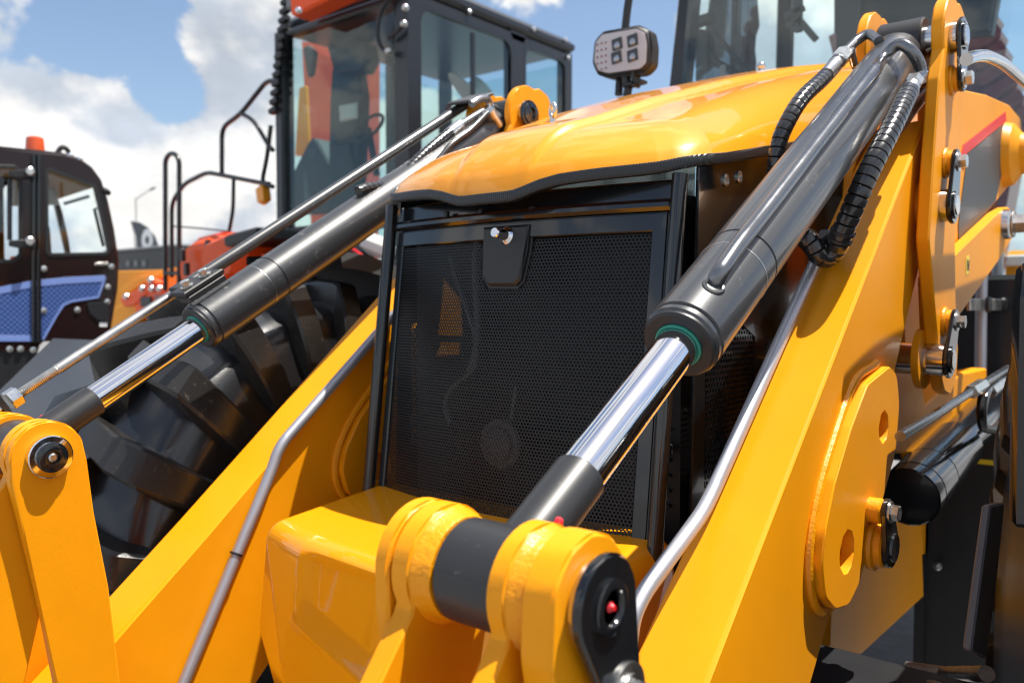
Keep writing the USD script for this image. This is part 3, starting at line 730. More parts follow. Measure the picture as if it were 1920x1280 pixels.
part(ind, 'rod_bracket', [obox(t1 - idir * .17 + V(0, 0, -.05), (.03, .10, .05), (1, 0, 0), idir)], 'yellow_paint')
gb = GL * V(-1, 1, 1) + AX * .07
side = nrm(np.cross(AX, V(1, 0, 0)))
if side[2] < 0: side = -side
cb = gb + side * (BR + .012) + V(-.012, 0, 0)
part(cylL, 'clamp_block', [obox(cb, (.05, .115, .022), (1, 0, 0), AX, .004), obox(cb + side * .018 + V(-.01, 0, 0), (.07, .125, .014), (1, 0, 0), AX, .003), obox(cb + side * .015 + V(-.06, 0, 0), (.09, .06, .012), (1, 0, 0), AX, .002)], 'black_satin')
for k in (-.032, .026):
    part(cylL, 'clamp_bolt', hexbolt(cb + side * .026 + AX * k + V(-.004, 0, 0), side, .0125, .014), 'zinc')
part(cylL, 'weld_bead', weld([cb - side * .012 + V(.027, 0, 0) + AX * t for t in np.linspace(-.06, .06, 12)], .006, 21), 'black_barrel')
# its upper end: flat cap plate, elbows and guarded hoses on the far cylinder
part(ind, 'end_plate', obox(onX(882, 186, XR + .03) , (.10, .16, .012), (1, .15, 0), nrm(V(-.1, .9, .35)), .004), 'charcoal')
def onl(px, py, x): return onX(px, py, x)
part(cylL, 'elbow', sweep(fillet([onl(*p, -.70) for p in [(884, 196), (896, 186), (914, 184), (920, 200), (905, 222)]], .02), .013, 14), 'polished_steel')
part(cylL, 'hose_collar', [sweep(np.array([onl(*p, -.665) for p in [(862, 235), (850, 245), (838, 255)]]), .020, 14)], 'zinc')
part(cylL, 'hard_pipe', sweep(spline([onl(*p, -.665) for p in [(905, 210), (885, 222), (860, 238)]], 16), .0145, 12), 'gunmetal_pipe')
part(cylL, 'hose', spiral_hose([onl(*p, -.66) for p in [(845, 249), (820, 268), (798, 287), (778, 306), (760, 325), (735, 345), (700, 352), (672, 360)]], .0175, .020, 14, 6), 'hose_guard')
part(cylL, 'hose', sweep(spline([onl(*p, -.62) for p in [(914, 212), (895, 232), (872, 252), (850, 268), (830, 290), (812, 310)]], 40), .0105, 12), 'hose_guard')
part(cylL, 'pipe_fitting', [rod(onl(922, 216, -.62), onl(936, 236, -.62), .016, 16), rod(onl(916, 208, -.62), onl(924, 220, -.62), .022, 16)], 'zinc')

# ---- right side behind the bracket: grab rail, tower plate with decal, link, lift cylinder
TW = .70
tower = part(LO, 'loader_tower', prism_x(yz(TW + .022, [(1735, 160), (1790, 165), (1850, 178), (1893, 197), (1914, 222), (1920, 290), (1905, 334), (1850, 400), (1800, 450), (1745, 500)]), TW, TW + .022, .004, .02), 'yellow_paint', smooth=30)
part(tower, 'back_plate', prism_x([(1.05, 2.0), (2.0, 2.05), (2.0, .9), (1.45, .9), (1.3, 1.5), (1.05, 1.6)], TW - .16, TW - .13, .004, .02), 'yellow_paint')
part(tower, 'decal', prism_x(yz(TW + .022, [(1813, 288), (1887, 228), (1880, 312), (1866, 376), (1812, 440), (1796, 452), (1796, 420)]), TW + .0225, TW + .0245, .0003), 'decal_grey')
part(tower, 'decal_stripe', prism_x(yz(TW + .022, [(1800, 300), (1805, 272), (1884, 210), (1886, 227), (1812, 287), (1806, 318)]), TW + .0225, TW + .0247, .0003), 'decal_red')
bo = onX(1930, 285, .80)
part(tower, 'pin_boss', lathe([(0, .12), (.03, .11), (.055, .075), (.075, .07)], (TW + .02, bo[1] + .02, bo[2]), (1, 0, 0), 36), 'yellow_paint')
part(tower, 'pin', rod((TW + .09, bo[1] + .02, bo[2]), (TW + .13, bo[1] + .02, bo[2]), .065, 28, .004), 'polished_steel')
lkp = [(1748, 518), (1790, 478), (1872, 398), (1890, 388), (1906, 396), (1910, 428), (1872, 490), (1792, 602), (1752, 650)]
link = part(LO, 'lift_link', prism_x(yz(.76, lkp), .725, .76, .004, .012), 'yellow_paint', smooth=30)
lb = onX(1894, 420, .78)
part(link, 'link_bolt', [lathe([(0, .052), (.02, .05), (.03, .04)], (.76, lb[1], lb[2]), (1, 0, 0), 28)], 'polished_steel')
part(link, 'link_nut', hexbolt((.79, lb[1], lb[2]), (1, 0, 0), .034, .035), 'zinc', smooth=25)
st_ = onX(1815, 497, .762)
part(link, 'sticker', prism_x([(st_[1] - .022, st_[2] - .03), (st_[1] + .022, st_[2] - .022), (st_[1] + .022, st_[2] + .03), (st_[1] - .022, st_[2] + .022)], .7602, .7612, .0002), 'sticker_yellow')
nm = meshkit.text_mesh('N', .03, .0008, True); v = nm.vertices
part(link, 'sticker_letter', trimesh.Trimesh(np.c_[.7614 + v[:, 2], st_[1] - .012 + v[:, 0], st_[2] - .015 + v[:, 1]], nm.faces, process=False), 'black_satin', smooth=False)
part(LO, 'grab_rail', sweep(fillet([onX(*p, .92) for p in [(1812, 112), (1826, 106), (1848, 104), (1878, 116), (1935, 165), (1990, 200)]], .08, 6), .0125, 16), 'polished_steel')

# chassis plates low on the right
part(LO, 'chassis_plate', prism_x(yz(.56, [(1558, 1150), (1600, 1060), (1660, 1000), (1700, 930), (1725, 900), (1732, 1118), (1616, 1226), (1556, 1212)]), .53, .56, .004, .006), 'yellow_paint', smooth=30)
part(LO, 'chassis_plate', prism_x(yz(.50, [(1722, 870), (1748, 850), (1748, 1035), (1730, 1040)]), .47, .50, .004), 'yellow_paint')
part(LO, 'chassis_plate', prism_x(yz(.66, [(1640, 690), (1725, 690), (1735, 760), (1800, 700), (1850, 690), (1850, 800), (1770, 850), (1640, 850)]), .60, .66, .006), 'yellow_paint')
# lift cylinder
la, lb_ = onX(1703, 932, .70), onX(1880, 738, .70)
ld = nrm(lb_ - la); lr = .079
lc = part(LO, 'lift_cylinder', lathe([(0, lr - .02), (0, lr - .004), (.004, lr), (.06, lr), (.061, lr - .003), (.068, lr - .003), (.069, lr), (.21, lr), (.211, lr - .002), (.216, lr - .002), (.217, lr), (.56, lr), (.57, lr - .012), (1.6, lr - .014)], la, ld, 44), 'black_gloss', smooth=35)
part(lc, 'hard_pipe', [sweep(fillet([onX(*p, .79) for p in [(1688, 818), (1762, 772), (1830, 728), (1890, 690)]], .05), .012, 12), sweep(fillet([onX(*p, .79) for p in [(1845, 800), (1842, 770), (1850, 735), (1872, 715), (1890, 705)]], .03), .011, 12)], 'gunmetal_pipe')
for a_, b_ in (((1820, 735), (1842, 721)), ((1856, 735), (1878, 718))):
    part(lc, 'hose_nut', rod(onX(*a_, .79), onX(*b_, .79), .020, 6), 'zinc', smooth=20)
part(lc, 'bracket', sweep(fillet([onX(*p, .80) for p in [(1842, 742), (1838, 775), (1842, 802), (1862, 806), (1885, 788)]], .02), .013, 8), 'black_satin')
for px in (1838, 1868):
    part(LO, 'standpipe', rod(onX(px, 720, .62), onX(px + 3, 470, .62), .022, 18), 'steel_pipe')
cbp = [onX(*p, .66) for p in [(1812, 560), (1892, 560), (1892, 582), (1812, 582)]]
pc = part(LO, 'pipe_clamp', prism_x([tuple(p[1:]) for p in cbp], .66, .672, .002), 'raw_steel')
for px in (1850, 1880):
    part(pc, 'clamp_bolt', lathe([(0, .03), (.012, .028), (.016, .018)], (.672, *onX(px, 571, .672)[1:]), (1, 0, 0), 18), 'black_satin')
# black boxes and axle under the frame
part(LO, 'battery_box', [bx((.50, 2.0, GROUND + .28), (.98, 2.9, 1.02), .01), bx((.465, 1.96, GROUND + .22), (.50, 2.0, 1.05), .004)], 'black_plastic')
lab = onY(1848, 866, 1.998)
part(LO, 'warning_label', bx((lab[0] - .035, 1.9985, lab[2] - .009), (lab[0] + .035, 1.9995, lab[2] + .009), 0), 'sticker_yellow')
for p_ in ((1752, 912), (1758, 1060)):
    q = onY(*p_, 1.957); part(LO, 'bolt', lathe([(0, .018), (.01, .016), (.013, .01)], q, (0, -1, 0), 14), 'zinc')
part(LO, 'axle', [bx((-1.15, .18, .48), (1.15, .42, .72), .02), bx((-.45, -.2, .42), (.45, 1.9, .60), .02)], 'black_satin')
part(LO, 'steering_link', [sweep(np.array([onX(1700, 1252, .78), onX(1770, 1262, .86), onX(1850, 1262, .98)]), .016, 12), sweep(np.array([onX(1690, 1276, .78), onX(1760, 1290, .9)]), .014, 12)], 'raw_steel')

# ---- front wheels: steered a little to the picture's right
def wheel(center, steer):
    c = np.asarray(center, float); a = V(math.cos(steer), math.sin(steer), 0)
    R, H = .80, .255
    prof = [(-H - .02, .40), (-H - .03, .52), (-H, .66), (-H + .02, .735), (-.17, .772), (-.06, .79), (0, .793), (.06, .79), (.17, .772), (H - .02, .735), (H, .66), (H + .03, .52), (H + .02, .40)]
    prof = [(x, r * 1.055) for x, r in prof]
    tyre = lathe(prof, c, a, 96)
    u, v, _ = basis(a)
    if (np.cross(u, v) @ a) < 0: v = -v
    def P(ax, th, r): return c + a * ax + (math.cos(th) * u + math.sin(th) * v) * r * 1.055
    NL = 21; lugs = []
    for k in range(NL):
        for sd in (-1, 1):
            t0 = 2 * math.pi * (k + (.5 if sd > 0 else 0)) / NL + .10
            # along the lug: (axial and radius of its root, axial and radius of its face, advance round the tyre, half width)
            track = [(-.035, .780, -.035, .838, -.075, .040), (.03, .780, .03, .846, -.035, .043), (.12, .768, .125, .848, .01, .046), (.195, .75, .212, .838, .035, .048), (.215, .74, .232, .826, .04, .049),
                     (.236, .71, .272, .745, .055, .052), (.252, .64, .292, .66, .065, .056), (.262, .56, .292, .565, .07, .060), (.262, .545, .268, .535, .072, .060)]
            rows = []
            for ar, rr_, af, rf, dt, w in track:
                ww = w / .8
                rows.append([P(sd * ar, t0 + dt - ww * 1.22, rr_), P(sd * af, t0 + dt - ww * .98, rf - .004), P(sd * (af + .006 * (ar > .2)), t0 + dt - ww * .80, rf + .006 * (ar < .22)), P(sd * (af + .006 * (ar > .2)), t0 + dt + ww * .80, rf + .006 * (ar < .22)), P(sd * af, t0 + dt + ww * .98, rf - .004), P(sd * ar, t0 + dt + ww * 1.22, rr_)])
            rows = np.array(rows); vs = rows.reshape(-1, 3); f = []
            for i in range(len(rows) - 1):
                for j in range(5):
                    q = i * 6 + j; f += [[q, q + 1, q + 7], [q, q + 7, q + 6]]
            e = (len(rows) - 1) * 6
            for t in range(1, 5): f += [[0, t + 1, t], [e, e + t, e + t + 1]]
            mm = trimesh.Trimesh(vs, f, process=False)
            if sd < 0: mm.invert()
            lugs.append(mm)
    rim = lathe([(-H - .0, .39), (-H + .02, .41), (-.2, .36), (.2, .36), (H - .02, .41), (H, .39), (H - .06, .33), (H - .1, .16), (H - .06, .13), (H - .06, .0)], c, a, 64)
    return tyre, lugs, rim
for s, ctr in ((-1, (-1.205, .25, .69)), (1, (1.325, .30, .69))):
    tyre, lugs, rim = wheel(ctr, math.radians(13))
    w = part(LO, 'front_wheel', rim, 'yellow_gloss')
    part(w, 'tyre', tyre, 'rubber', smooth=50)
    for l in lugs: part(w, 'tyre_lug', l, 'rubber_lug', smooth=24)
    if s < 0:                       # bent sheet over the top and back of the tyre
        c = np.array(ctr); ths = np.linspace(math.radians(92), math.radians(188), 26); vs = []
        for th in ths:
            for x, rr in ((-.25, .955), (-.25, .985), (.29, .985), (.30, .93), (.292, .93), (.282, .975), (-.24, .975), (-.242, .955)):
                vs.append((c[0] + x, c[1] - rr * math.cos(th), c[2] + rr * math.sin(th)))
        vs = np.array(vs); f = []; k8 = 8
        for q in range(len(ths) - 1):
            i = np.arange(k8); j = (i + 1) % k8; f += [np.c_[q * k8 + i, q * k8 + j, q * k8 + k8 + j], np.c_[q * k8 + i, q * k8 + k8 + j, q * k8 + k8 + i]]
        fm = trimesh.Trimesh(vs, np.concatenate(f), process=False); fm.fix_normals()
        part(LO, 'mudguard', fm, 'charcoal', smooth=40)
# mudguard edge and bracket seen at the far right
mgp = rounded(yz(1.055, [(2060, 470), (1926, 476), (1904, 492), (1896, 560), (1893, 700), (1889, 985), (2060, 1000)]), .012)
part(LO, 'mudguard', prism_x(mgp, 1.055, 1.10, .012), 'black_gloss', smooth=40)
part(LO, 'mudguard_bracket', [prism_x(yz(1.0, [(1858, 948), (1884, 942), (1872, 1060), (1850, 1236), (1822, 1220), (1826, 1190)]), .985, 1.0, .003, .008)], 'bracket_grey')

# ---- cab of the loader
CY = 2.35
def oY(px, py, y=CY): return onY(px, py, y)
def bar(p, q, w, d, matn, parent, name, hint=(0, 1, 0)):
    ax = nrm(np.asarray(q) - p); u = nrm(np.cross(ax, hint)); return part(parent, name, obox((np.asarray(p) + q) / 2, (w, float(np.linalg.norm(np.asarray(q) - p)), d), u, ax, .01), matn)
XL, XRt = -.90, .92
a0, a1 = V(XL, CY + .05, 1.6), V(XL + .06, CY + .36, 3.80)
cabf = part(LO, 'cab', [bx((XL - .05, CY + .2, 3.72), (XRt + .05, CY + 1.75, 3.92), .03)], 'cab_black')
bar(a0, a1, .085, .11, 'cab_black', cabf, 'front_pillar')
bar(V(XRt, CY + .05, 1.6), V(XRt - .05, CY + .28, 3.80), .085, .11, 'cab_black', cabf, 'front_pillar')
bar(V(XL, CY + 1.65, 1.5), V(XL + .05, CY + 1.6, 3.80), .09, .09, 'cab_black', cabf, 'rear_pillar')
bar(V(XRt, CY + 1.65, 1.5), V(XRt - .05, CY + 1.6, 3.80), .09, .09, 'cab_black', cabf, 'rear_pillar')
bar(V(XL, CY + .85, 1.5), V(XL + .05, CY + .85, 3.80), .05, .07, 'cab_black', cabf, 'door_pillar')
bar(V(XRt, CY + .95, 1.5), V(XRt - .05, CY + .95, 3.80), .05, .07, 'cab_black', cabf, 'door_pillar')
part(cabf, 'lower_body', [bx((XL - .02, CY + .1, .8), (XRt + .02, CY + 1.7, 1.62), .02)], 'cab_black')
def pane(pts, matn, parent, name, th=.006):
    pts = [np.asarray(p, float) for p in pts]; n_ = nrm(np.cross(pts[1] - pts[0], pts[2] - pts[0])) * th
    k = len(pts); v = np.array(pts + [p + n_ for p in pts]); f = []
    for i in range(1, k - 1): f += [[0, i + 1, i], [k, k + i, k + i + 1]]
    for i in range(k): j = (i + 1) % k; f += [[i, j, k + j], [i, k + j, k + i]]
    return part(parent, name, trimesh.Trimesh(v, f, process=False), matn, smooth=False)
pane([V(XL + .04, CY + .03, 1.65), V(XRt - .04, CY + .03, 1.65), V(XRt - .08, CY + .27, 3.72), V(XL + .08, CY + .27, 3.72)], 'cab_glass', cabf, 'windscreen')
pane([V(XL, CY + .12, 1.65), V(XL, CY + 1.6, 1.65), V(XL + .05, CY + 1.58, 3.72), V(XL + .05, CY + .32, 3.72)], 'cab_glass', cabf, 'side_window')
pane([V(XRt, CY + .12, 1.65), V(XRt, CY + 1.6, 1.65), V(XRt - .05, CY + 1.58, 3.72), V(XRt - .05, CY + .32, 3.72)], 'cab_glass', cabf, 'side_window')
pane([V(XL + .06, CY + 1.66, 1.65), V(XRt - .06, CY + 1.66, 1.65), V(XRt - .08, CY + 1.62, 3.72), V(XL + .08, CY + 1.62, 3.72)], 'cab_glass', cabf, 'rear_window')
# seat, headrest, column, display stalk inside
sx_ = .02
def yplate(pts, y0, y1, r=.02, c=.02):
    P = [onY(*a, y0) for a in pts]; poly = rounded([(t[0], t[2]) for t in P], r)
    s = slab(poly, y1 - y0, c); v = s.vertices
    return trimesh.Trimesh(np.c_[v[:, 0], v[:, 2] + y0, v[:, 1]], s.faces[:, ::-1], process=False)
part(cabf, 'seat', [yplate([(1332, -40), (1404, -40), (1410, 40), (1400, 70), (1404, 110), (1398, 200), (1290, 200), (1310, 110)], CY + 1.25, CY + 1.40, .04, .03)], 'interior')
part(cabf, 'control_console', [yplate([(1300, 60), (1312, 52), (1332, 60), (1330, 220), (1302, 220)], CY + .55, CY + .62), yplate([(1288, 36), (1330, 22), (1332, 40), (1300, 52)], CY + .5, CY + .55, .003, .006), yplate([(1290, 52), (1304, 48), (1345, 110), (1412, 150), (1404, 160), (1335, 122)], CY + .56, CY + .60, .003, .008), yplate([(1330, 60), (1342, 60), (1412, 140), (1404, 146)], CY + .50, CY + .54, .003, .008)], 'interior')
part(cabf, 'steering_column', [rod((.03, CY + .25, 1.6), (.06, CY + .42, 2.12), .05, 16)], 'interior')
part(cabf, 'steering_wheel', [trimesh.creation.torus(.19, .016, 40, 10, transform=frame_of(V(.06, CY + .42, 2.14), V(1, 0, 0), nrm(V(0, .85, .5)), nrm(V(0, -.5, .85))))], 'interior')
wm = oY(1497, 30, CY + .3)
part(cabf, 'phone_holder', [obox(wm, (.035, .03, .16), (1, 0, 0), (0, 1, 0)), obox(wm + V(-.02, 0, .02), (.10, .03, .03), (1, 0, .3), (0, 1, 0)), obox(wm + V(.045, 0, -.075), (.03, .03, .15), (.8, 0, .6), (0, 1, 0)), obox(wm + V(-.035, 0, -.035), (.05, .03, .03), (1, 0, 0), (0, 1, 0))], 'interior')
part(cabf, 'side_mirror', [obox(oY(1355, 148, CY + .25) + V(.0, 0, 0), (.03, .012, .14), (1, 0, 0), (0, 1, 0), .004)], 'grey_plastic')
bar(oY(1596, 200, CY + 1.0), oY(1594, -120, CY + 1.0), .13, .10, 'cab_black', cabf, 'roll_bar')
part(cabf, 'rear_canopy', [yplate([(1562, -60), (1880, -60), (1858, 62), (1800, 66), (1700, 50), (1640, 66), (1562, 62)], CY + 1.40, CY + 1.52, .01)], 'charcoal')
# wiper nozzle on the hood edge
wz = onY(1427, 138, 1.75)
part(LO, 'washer_jet', [rod(wz - V(0, 0, .05), wz + V(0, 0, .02), .012, 10), trimesh.creation.icosphere(2, .016).apply_translation(wz + V(0, 0, .03))], 'polished_steel')
# work light on its bracket left of the hood
WY = 1.45
wl = lambda x, y, d=0.0: onY(x, y, WY + d)
wc = wl(1162, 95)
wpoly = [wl(*p) for p in [(1112, 76), (1128, 58), (1196, 46), (1216, 56), (1221, 85), (1219, 122), (1203, 137), (1140, 146), (1118, 140), (1108, 118)]]
P2 = rounded([(p[0], p[2]) for p in wpoly], .032)
def yprism(poly, y0, y1, c=.004):
    s = slab(poly, y1 - y0, c); v = s.vertices
    return trimesh.Trimesh(np.c_[v[:, 0], v[:, 2] + y0, v[:, 1]], s.faces[:, ::-1], process=False)
lightT = part(LO, 'work_light', yprism(P2, WY, WY + .075, .012), 'black_plastic', smooth=40)
part(lightT, 'light_face', yprism(P2.buffer(-.017), WY - .004, WY - .0005, .0015), 'lens_face')
for px, py in ((1157, 83), (1186, 76), (1156, 108), (1186, 104)):
    c_ = wl(px, py, -.006)
    part(lightT, 'light_lens', [obox(c_, (.046, .006, .046), (1, 0, .12), (0, 1, 0), .003)], 'slate_paint')
    part(lightT, 'light_reflector', [lathe([(0, .014), (.003, .010), (.004, .003)], c_ + V(0, -.003, -.006), (0, -1, 0), 16)], 'lamp_reflector')
for i in range(5):
    for j in range(3):
        part(lightT, 'reflector_dot', lathe([(0, .0045), (.002, .0035)], wl(1120 + 8 * j, 84 + 12 * i - j * 2, -.0045), (0, -1, 0), 8), 'red_brown')
part(lightT, 'mount', [sweep(np.array([wl(1172, 140, .03), wl(1178, 165, .03), wl(1174, 190, .03)]), .018, 10), obox(wl(1190, 158, .03), (.09, .05, .014), (1, 0, .1), (0, 1, 0)), obox(wl(1192, 150, .03), (.014, .05, .06), (1, 0, 0), (0, 1, 0)), sweep(np.array([wl(1160, 178, .05), wl(1162, 150, .06), wl(1176, 20, .08), wl(1188, -60, .08)]), .017, 10)], 'black_satin')

# ------------------------------------------------------------------ orange machine behind, with its tall dark cab
OY, OX0, OX1, OY1 = 2.9, -5.15, -3.55, 4.95
def oo(px, py, x=None, y=None): return onX(px, py, x) if x is not None else onY(px, py, y)
cr = onY(765, 400, OY); OX1 = float(cr[0]); OX0 = float(onY(522, 400, OY)[0]); 
zs, zr = float(onY(765, 415, OY)[2]), float(onY(765, -30, OY)[2])
OY1 = float(onX(1072, 150, OX1)[1])
ORG = thing('wheeled_excavator', 'tall dark framed cab with orange covers and black handrails, behind the far black cylinder', 'excavator', (OX0 + .8, OY + 1.2, GROUND))
zt = float(onX(1060, 95, OX1)[2])
ocab = part(ORG, 'cab', [bx((OX0 - .02, OY + .05, zt - .02), (OX1 + .02, OY1 + .02, zt + .12), .05)], 'cab_black')
def pill(x, y, z0, z1, w=.09, d=.11, n='cab_pillar', lean=0.0):
    return part(ocab, n, obox(V(x, y + lean / 2, (z0 + z1) / 2), (w, d, z1 - z0), (1, 0, 0), nrm(V(0, 1, 0)), .02), 'cab_black')
zb = zs - 1.0
pill(OX1 - .04, OY + .05, zb, zt, .13, .13); pill(OX0 + .04, OY + .05, zb, zt, .10, .12)
ymid = float(onX(970, 100, OX1)[1])
pill(OX1 - .03, ymid, zb, zt, .08, .20); pill(OX1 - .04, OY1 - .06, zb, zt, .10, .10); pill(OX0 + .04, OY1 - .06, zb, zt, .10, .10); pill(OX0 + .04, ymid, zb, zt, .08, .1)
part(ocab, 'lower_panel', [bx((OX0, OY + .02, zb - .4), (OX1, OY1, zs - .28), .02)], 'grey_plastic')
part(ocab, 'sill_rail', [bx((OX0 + .08, OY + .0, zs - .03), (OX1 - .1, OY + .09, zs + .04), .01)], 'cab_black')
part(ocab, 'sill_rail', [bx((OX1 - .08, OY + .1, zs - .30), (OX1 + .005, OY1 - .1, zs - .18), .01)], 'cab_black')
part(ocab, 'header', [bx((OX0 + .08, OY - .02, zt - .08), (OX1 - .1, OY + .07, zt - .02), .015), ], 'cab_black')
part(ocab, 'header', [bx((OX1 - .08, OY + .1, zt - .10), (OX1 + .01, OY1 - .1, zt - .02), .015), ], 'cab_black')
def frame_pane(pts, w, parent, matn='cab_black', gm='tinted_glass'):
    pane(pts, gm, parent, 'window_pane')
pane([V(OX0 + .08, OY + .03, zs), V(OX1 - .1, OY + .03, zs), V(OX1 - .1, OY + .03, zt - .1), V(OX0 + .08, OY + .03, zt - .1)], 'tinted_glass', ocab, 'front_window')
pane([V(OX0 + .08, OY + .03, zs - .28), V(OX1 - .1, OY + .03, zs - .28), V(OX1 - .1, OY + .03, zs), V(OX0 + .08, OY + .03, zs)], 'tinted_glass', ocab, 'lower_window')
y1_, y2_ = OY + .12, ymid - .1
pane([V(OX1 - .01, y1_, zs - .2), V(OX1 - .01, y2_, zs - .2), V(OX1 - .01, y2_, zt - .1), V(OX1 - .01, y1_, zt - .1)], 'tinted_glass', ocab, 'side_window')
ysl = float(onX(888, 100, OX1)[1])
part(ocab, 'window_divider', [bx((OX1 - .02, ysl - .02, zs - .2), (OX1 + .0, ysl + .02, zt - .15), .004)], 'cab_black')
pane([V(OX1 - .01, ymid + .1, zs - .2), V(OX1 - .01, OY1 - .1, zs - .2), V(OX1 - .01, OY1 - .1, zt - .1), V(OX1 - .01, ymid + .1, zt - .1)], 'tinted_glass', ocab, 'side_window')
pane([V(OX0 + .02, OY + .1, zs), V(OX0 + .02, OY1 - .1, zs), V(OX0 + .02, OY1 - .1, zt - .1), V(OX0 + .02, OY + .1, zt - .1)], 'tinted_glass', ocab, 'side_window')
pane([V(OX0 + .1, OY1 - .04, zs), V(OX1 - .1, OY1 - .04, zs), V(OX1 - .1, OY1 - .04, zt - .1), V(OX0 + .1, OY1 - .04, zt - .1)], 'tinted_glass', ocab, 'rear_window')
# arch-topped inner frame of the big side window
yy0, yy1, z0_, z1_ = OY + .14, ymid - .1, zs - .18, zt - .12
fr_ = rounded([(yy0, z0_), (yy1, z0_), (yy1, z1_), (yy0, z1_)], .10); fr_ = sbox(yy0 - .05, z0_ - .03, yy1 + .02, z1_ + .06).difference(fr_)
part(ocab, 'window_surround', prism_x(fr_, OX1 - .02, OX1 + .012, .004), 'cab_black')
yy0, yy1 = ymid + .11, OY1 - .12
fr_ = rounded([(yy0, z0_), (yy1, z0_), (yy1, z1_), (yy0, z1_)], .08); fr_ = sbox(yy0 - .03, z0_ - .03, yy1 + .05, z1_ + .06).difference(fr_)
part(ocab, 'window_surround', prism_x(fr_, OX1 - .02, OX1 + .012, .004), 'cab_black')
fx0, fx1 = OX0 + .10, OX1 - .13
fr_ = rounded([(fx0, zs + .02), (fx1, zs + .02), (fx1, zt - .06), (fx0, zt - .06)], .10); fr_ = sbox(fx0 - .03, zs - .01, fx1 + .03, zt - .04).difference(fr_)
part(ocab, 'window_surround', yprism(fr_, OY - .01, OY + .05, .004), 'cab_black')
# inside the cab
part(ocab, 'seat', [bx((OX0 + .62, OY + .95, zs - .25), (OX0 + 1.15, OY + 1.4, zs - .05), .05), obox((OX0 + .88, OY + 1.42, zs + .3), (.5, .14, .75), (1, 0, 0), (0, 1, -.1), .05), obox((OX0 + .88, OY + 1.45, zs + .78), (.30, .12, .22), (1, 0, 0), (0, 1, 0), .04)], 'interior')
def oplate(pts, y0, t, matn, name, r=.02):
    P = [onY(*a, y0) for a in pts]; poly = rounded([(w[0], w[2]) for w in P], r)
    s = slab(poly, t, .012); v = s.vertices
    return part(ocab, name, trimesh.Trimesh(np.c_[v[:, 0], v[:, 2] + y0, v[:, 1]], s.faces[:, ::-1], process=False), matn)
oplate([(622, 128), (668, 122), (676, 180), (670, 330), (662, 400), (614, 400), (618, 190)], OY + .62, .12, 'interior', 'control_column')
oplate([(612, 86), (640, 70), (682, 78), (688, 112), (676, 134), (626, 138)], OY + .55, .16, 'black_satin', 'column_head', .04)
oplate([(634, 198), (668, 192), (668, 222), (636, 228)], OY + .52, .03, 'cream_plastic', 'monitor', .005)
oplate([(566, 90), (576, 84), (590, 96), (584, 140), (576, 146)], OY + .4, .05, 'interior', 'side_lever')
oplate([(560, 165), (572, 160), (578, 292), (552, 292)], OY + 1.2, .05, 'yellow_paint', 'inner_guard')
oplate([(546, 330), (586, 250), (640, 345), (630, 400), (540, 400)], OY + .9, .2, 'interior', 'floor_console', .09)
for p_, r_ in (((655, 262), .17), ((690, 240), .16)):
    q = onY(*p_, OY + .5); part(ocab, 'steering_wheel', [trimesh.creation.torus(r_, .016, 36, 8, transform=frame_of(q, V(1, 0, 0), nrm(V(0, .6, .8 if p_[0] > 670 else .25)), nrm(V(0, -.8 if p_[0] > 670 else -.25, .6)))), rod(q, q + V(0, .1, -.4), .03, 10)], 'interior')
part(ocab, 'grab_bar', [sweep(spline([onY(*p, OY - .06) for p in [(738, -10), (716, 20), (708, 70), (726, 98)]], 20), .018, 10), sweep(spline([onY(*p, OY - .06) for p in [(760, 40), (742, 62), (728, 72)]], 12), .016, 10)], 'cab_black')
for p_ in ((757, 45), (728, 96), (760, 15)):
    part(ocab, 'knob', trimesh.creation.icosphere(2, .028).apply_translation(onY(*p_, OY - .08)), 'zinc')
# ribbed guard down the cab's left edge, orange roof beam, lamps
for k in range(13):
    q = onY(541 - k * 1.9, 2 + 17.0 * k, OY - .02)
    part(ocab, 'guard_rib', [obox(q + V(-.03, 0, 0), (.10, .06, .055), (1, 0, .25), (0, 1, 0), .01)], 'black_satin')
part(ORG, 'roof_beam', [obox(onY(640, -22, OY - .15), (1.0, .2, .20), (1, 0, .08), (0, 1, 0), .02)], 'orange_paint')
part(ORG, 'roof_lamp', [obox(onY(556, 6, OY - .12), (.14, .10, .10), (1, 0, .2), (0, 1, 0), .02)], 'grey_plastic')
for p_ in ((1060, 75), (1065, 108), (1000, 55), (880, 22), (560, 20)):
    q = onX(*p_, OX1 + .03); part(ocab, 'bolt_cap', trimesh.creation.icosphere(2, .022).apply_translation(q), 'chrome')
part(ocab, 'seat_back', [lathe([(0, .05), (.005, .30), (.02, .29), (.05, .13), (.16, .12), (.18, .03)], onX(885, 188, OX1 - .35), (.5, .5, .7), 28)], 'cream_plastic')
# handrails left of the cab
RY = 2.9
def rail(pts, r=.028, y=RY, name='handrail'):
    return part(ORG, name, sweep(fillet([onY(*p, y) for p in pts], .10, 5), r, 12), 'cab_black')
rail([(310, 545), (310, 300), (318, 288), (328, 288), (336, 300), (336, 545)], .024)
rail([(322, 520), (322, 380), (345, 345), (388, 323), (490, 343), (505, 345)], .022)
rail([(416, 328), (416, 240), (452, 213), (500, 152), (520, 152)], .022)
rail([(452, 213), (475, 225), (505, 275), (512, 282)], .020)
rail([(438, 335), (437, 395), (430, 432)], .018)
rail([(322, 424), (375, 428), (432, 434)], .008)
rail([(508, 235), (500, 300), (490, 345), (512, 350)], .020)
rail([(310, 512), (336, 512)], .02)
part(ORG, 'hand_lamp', [obox(onY(494, 365, RY), (.10, .08, .18), (1, 0, .2), (0, 1, 0), .03)], 'yellow_gloss')
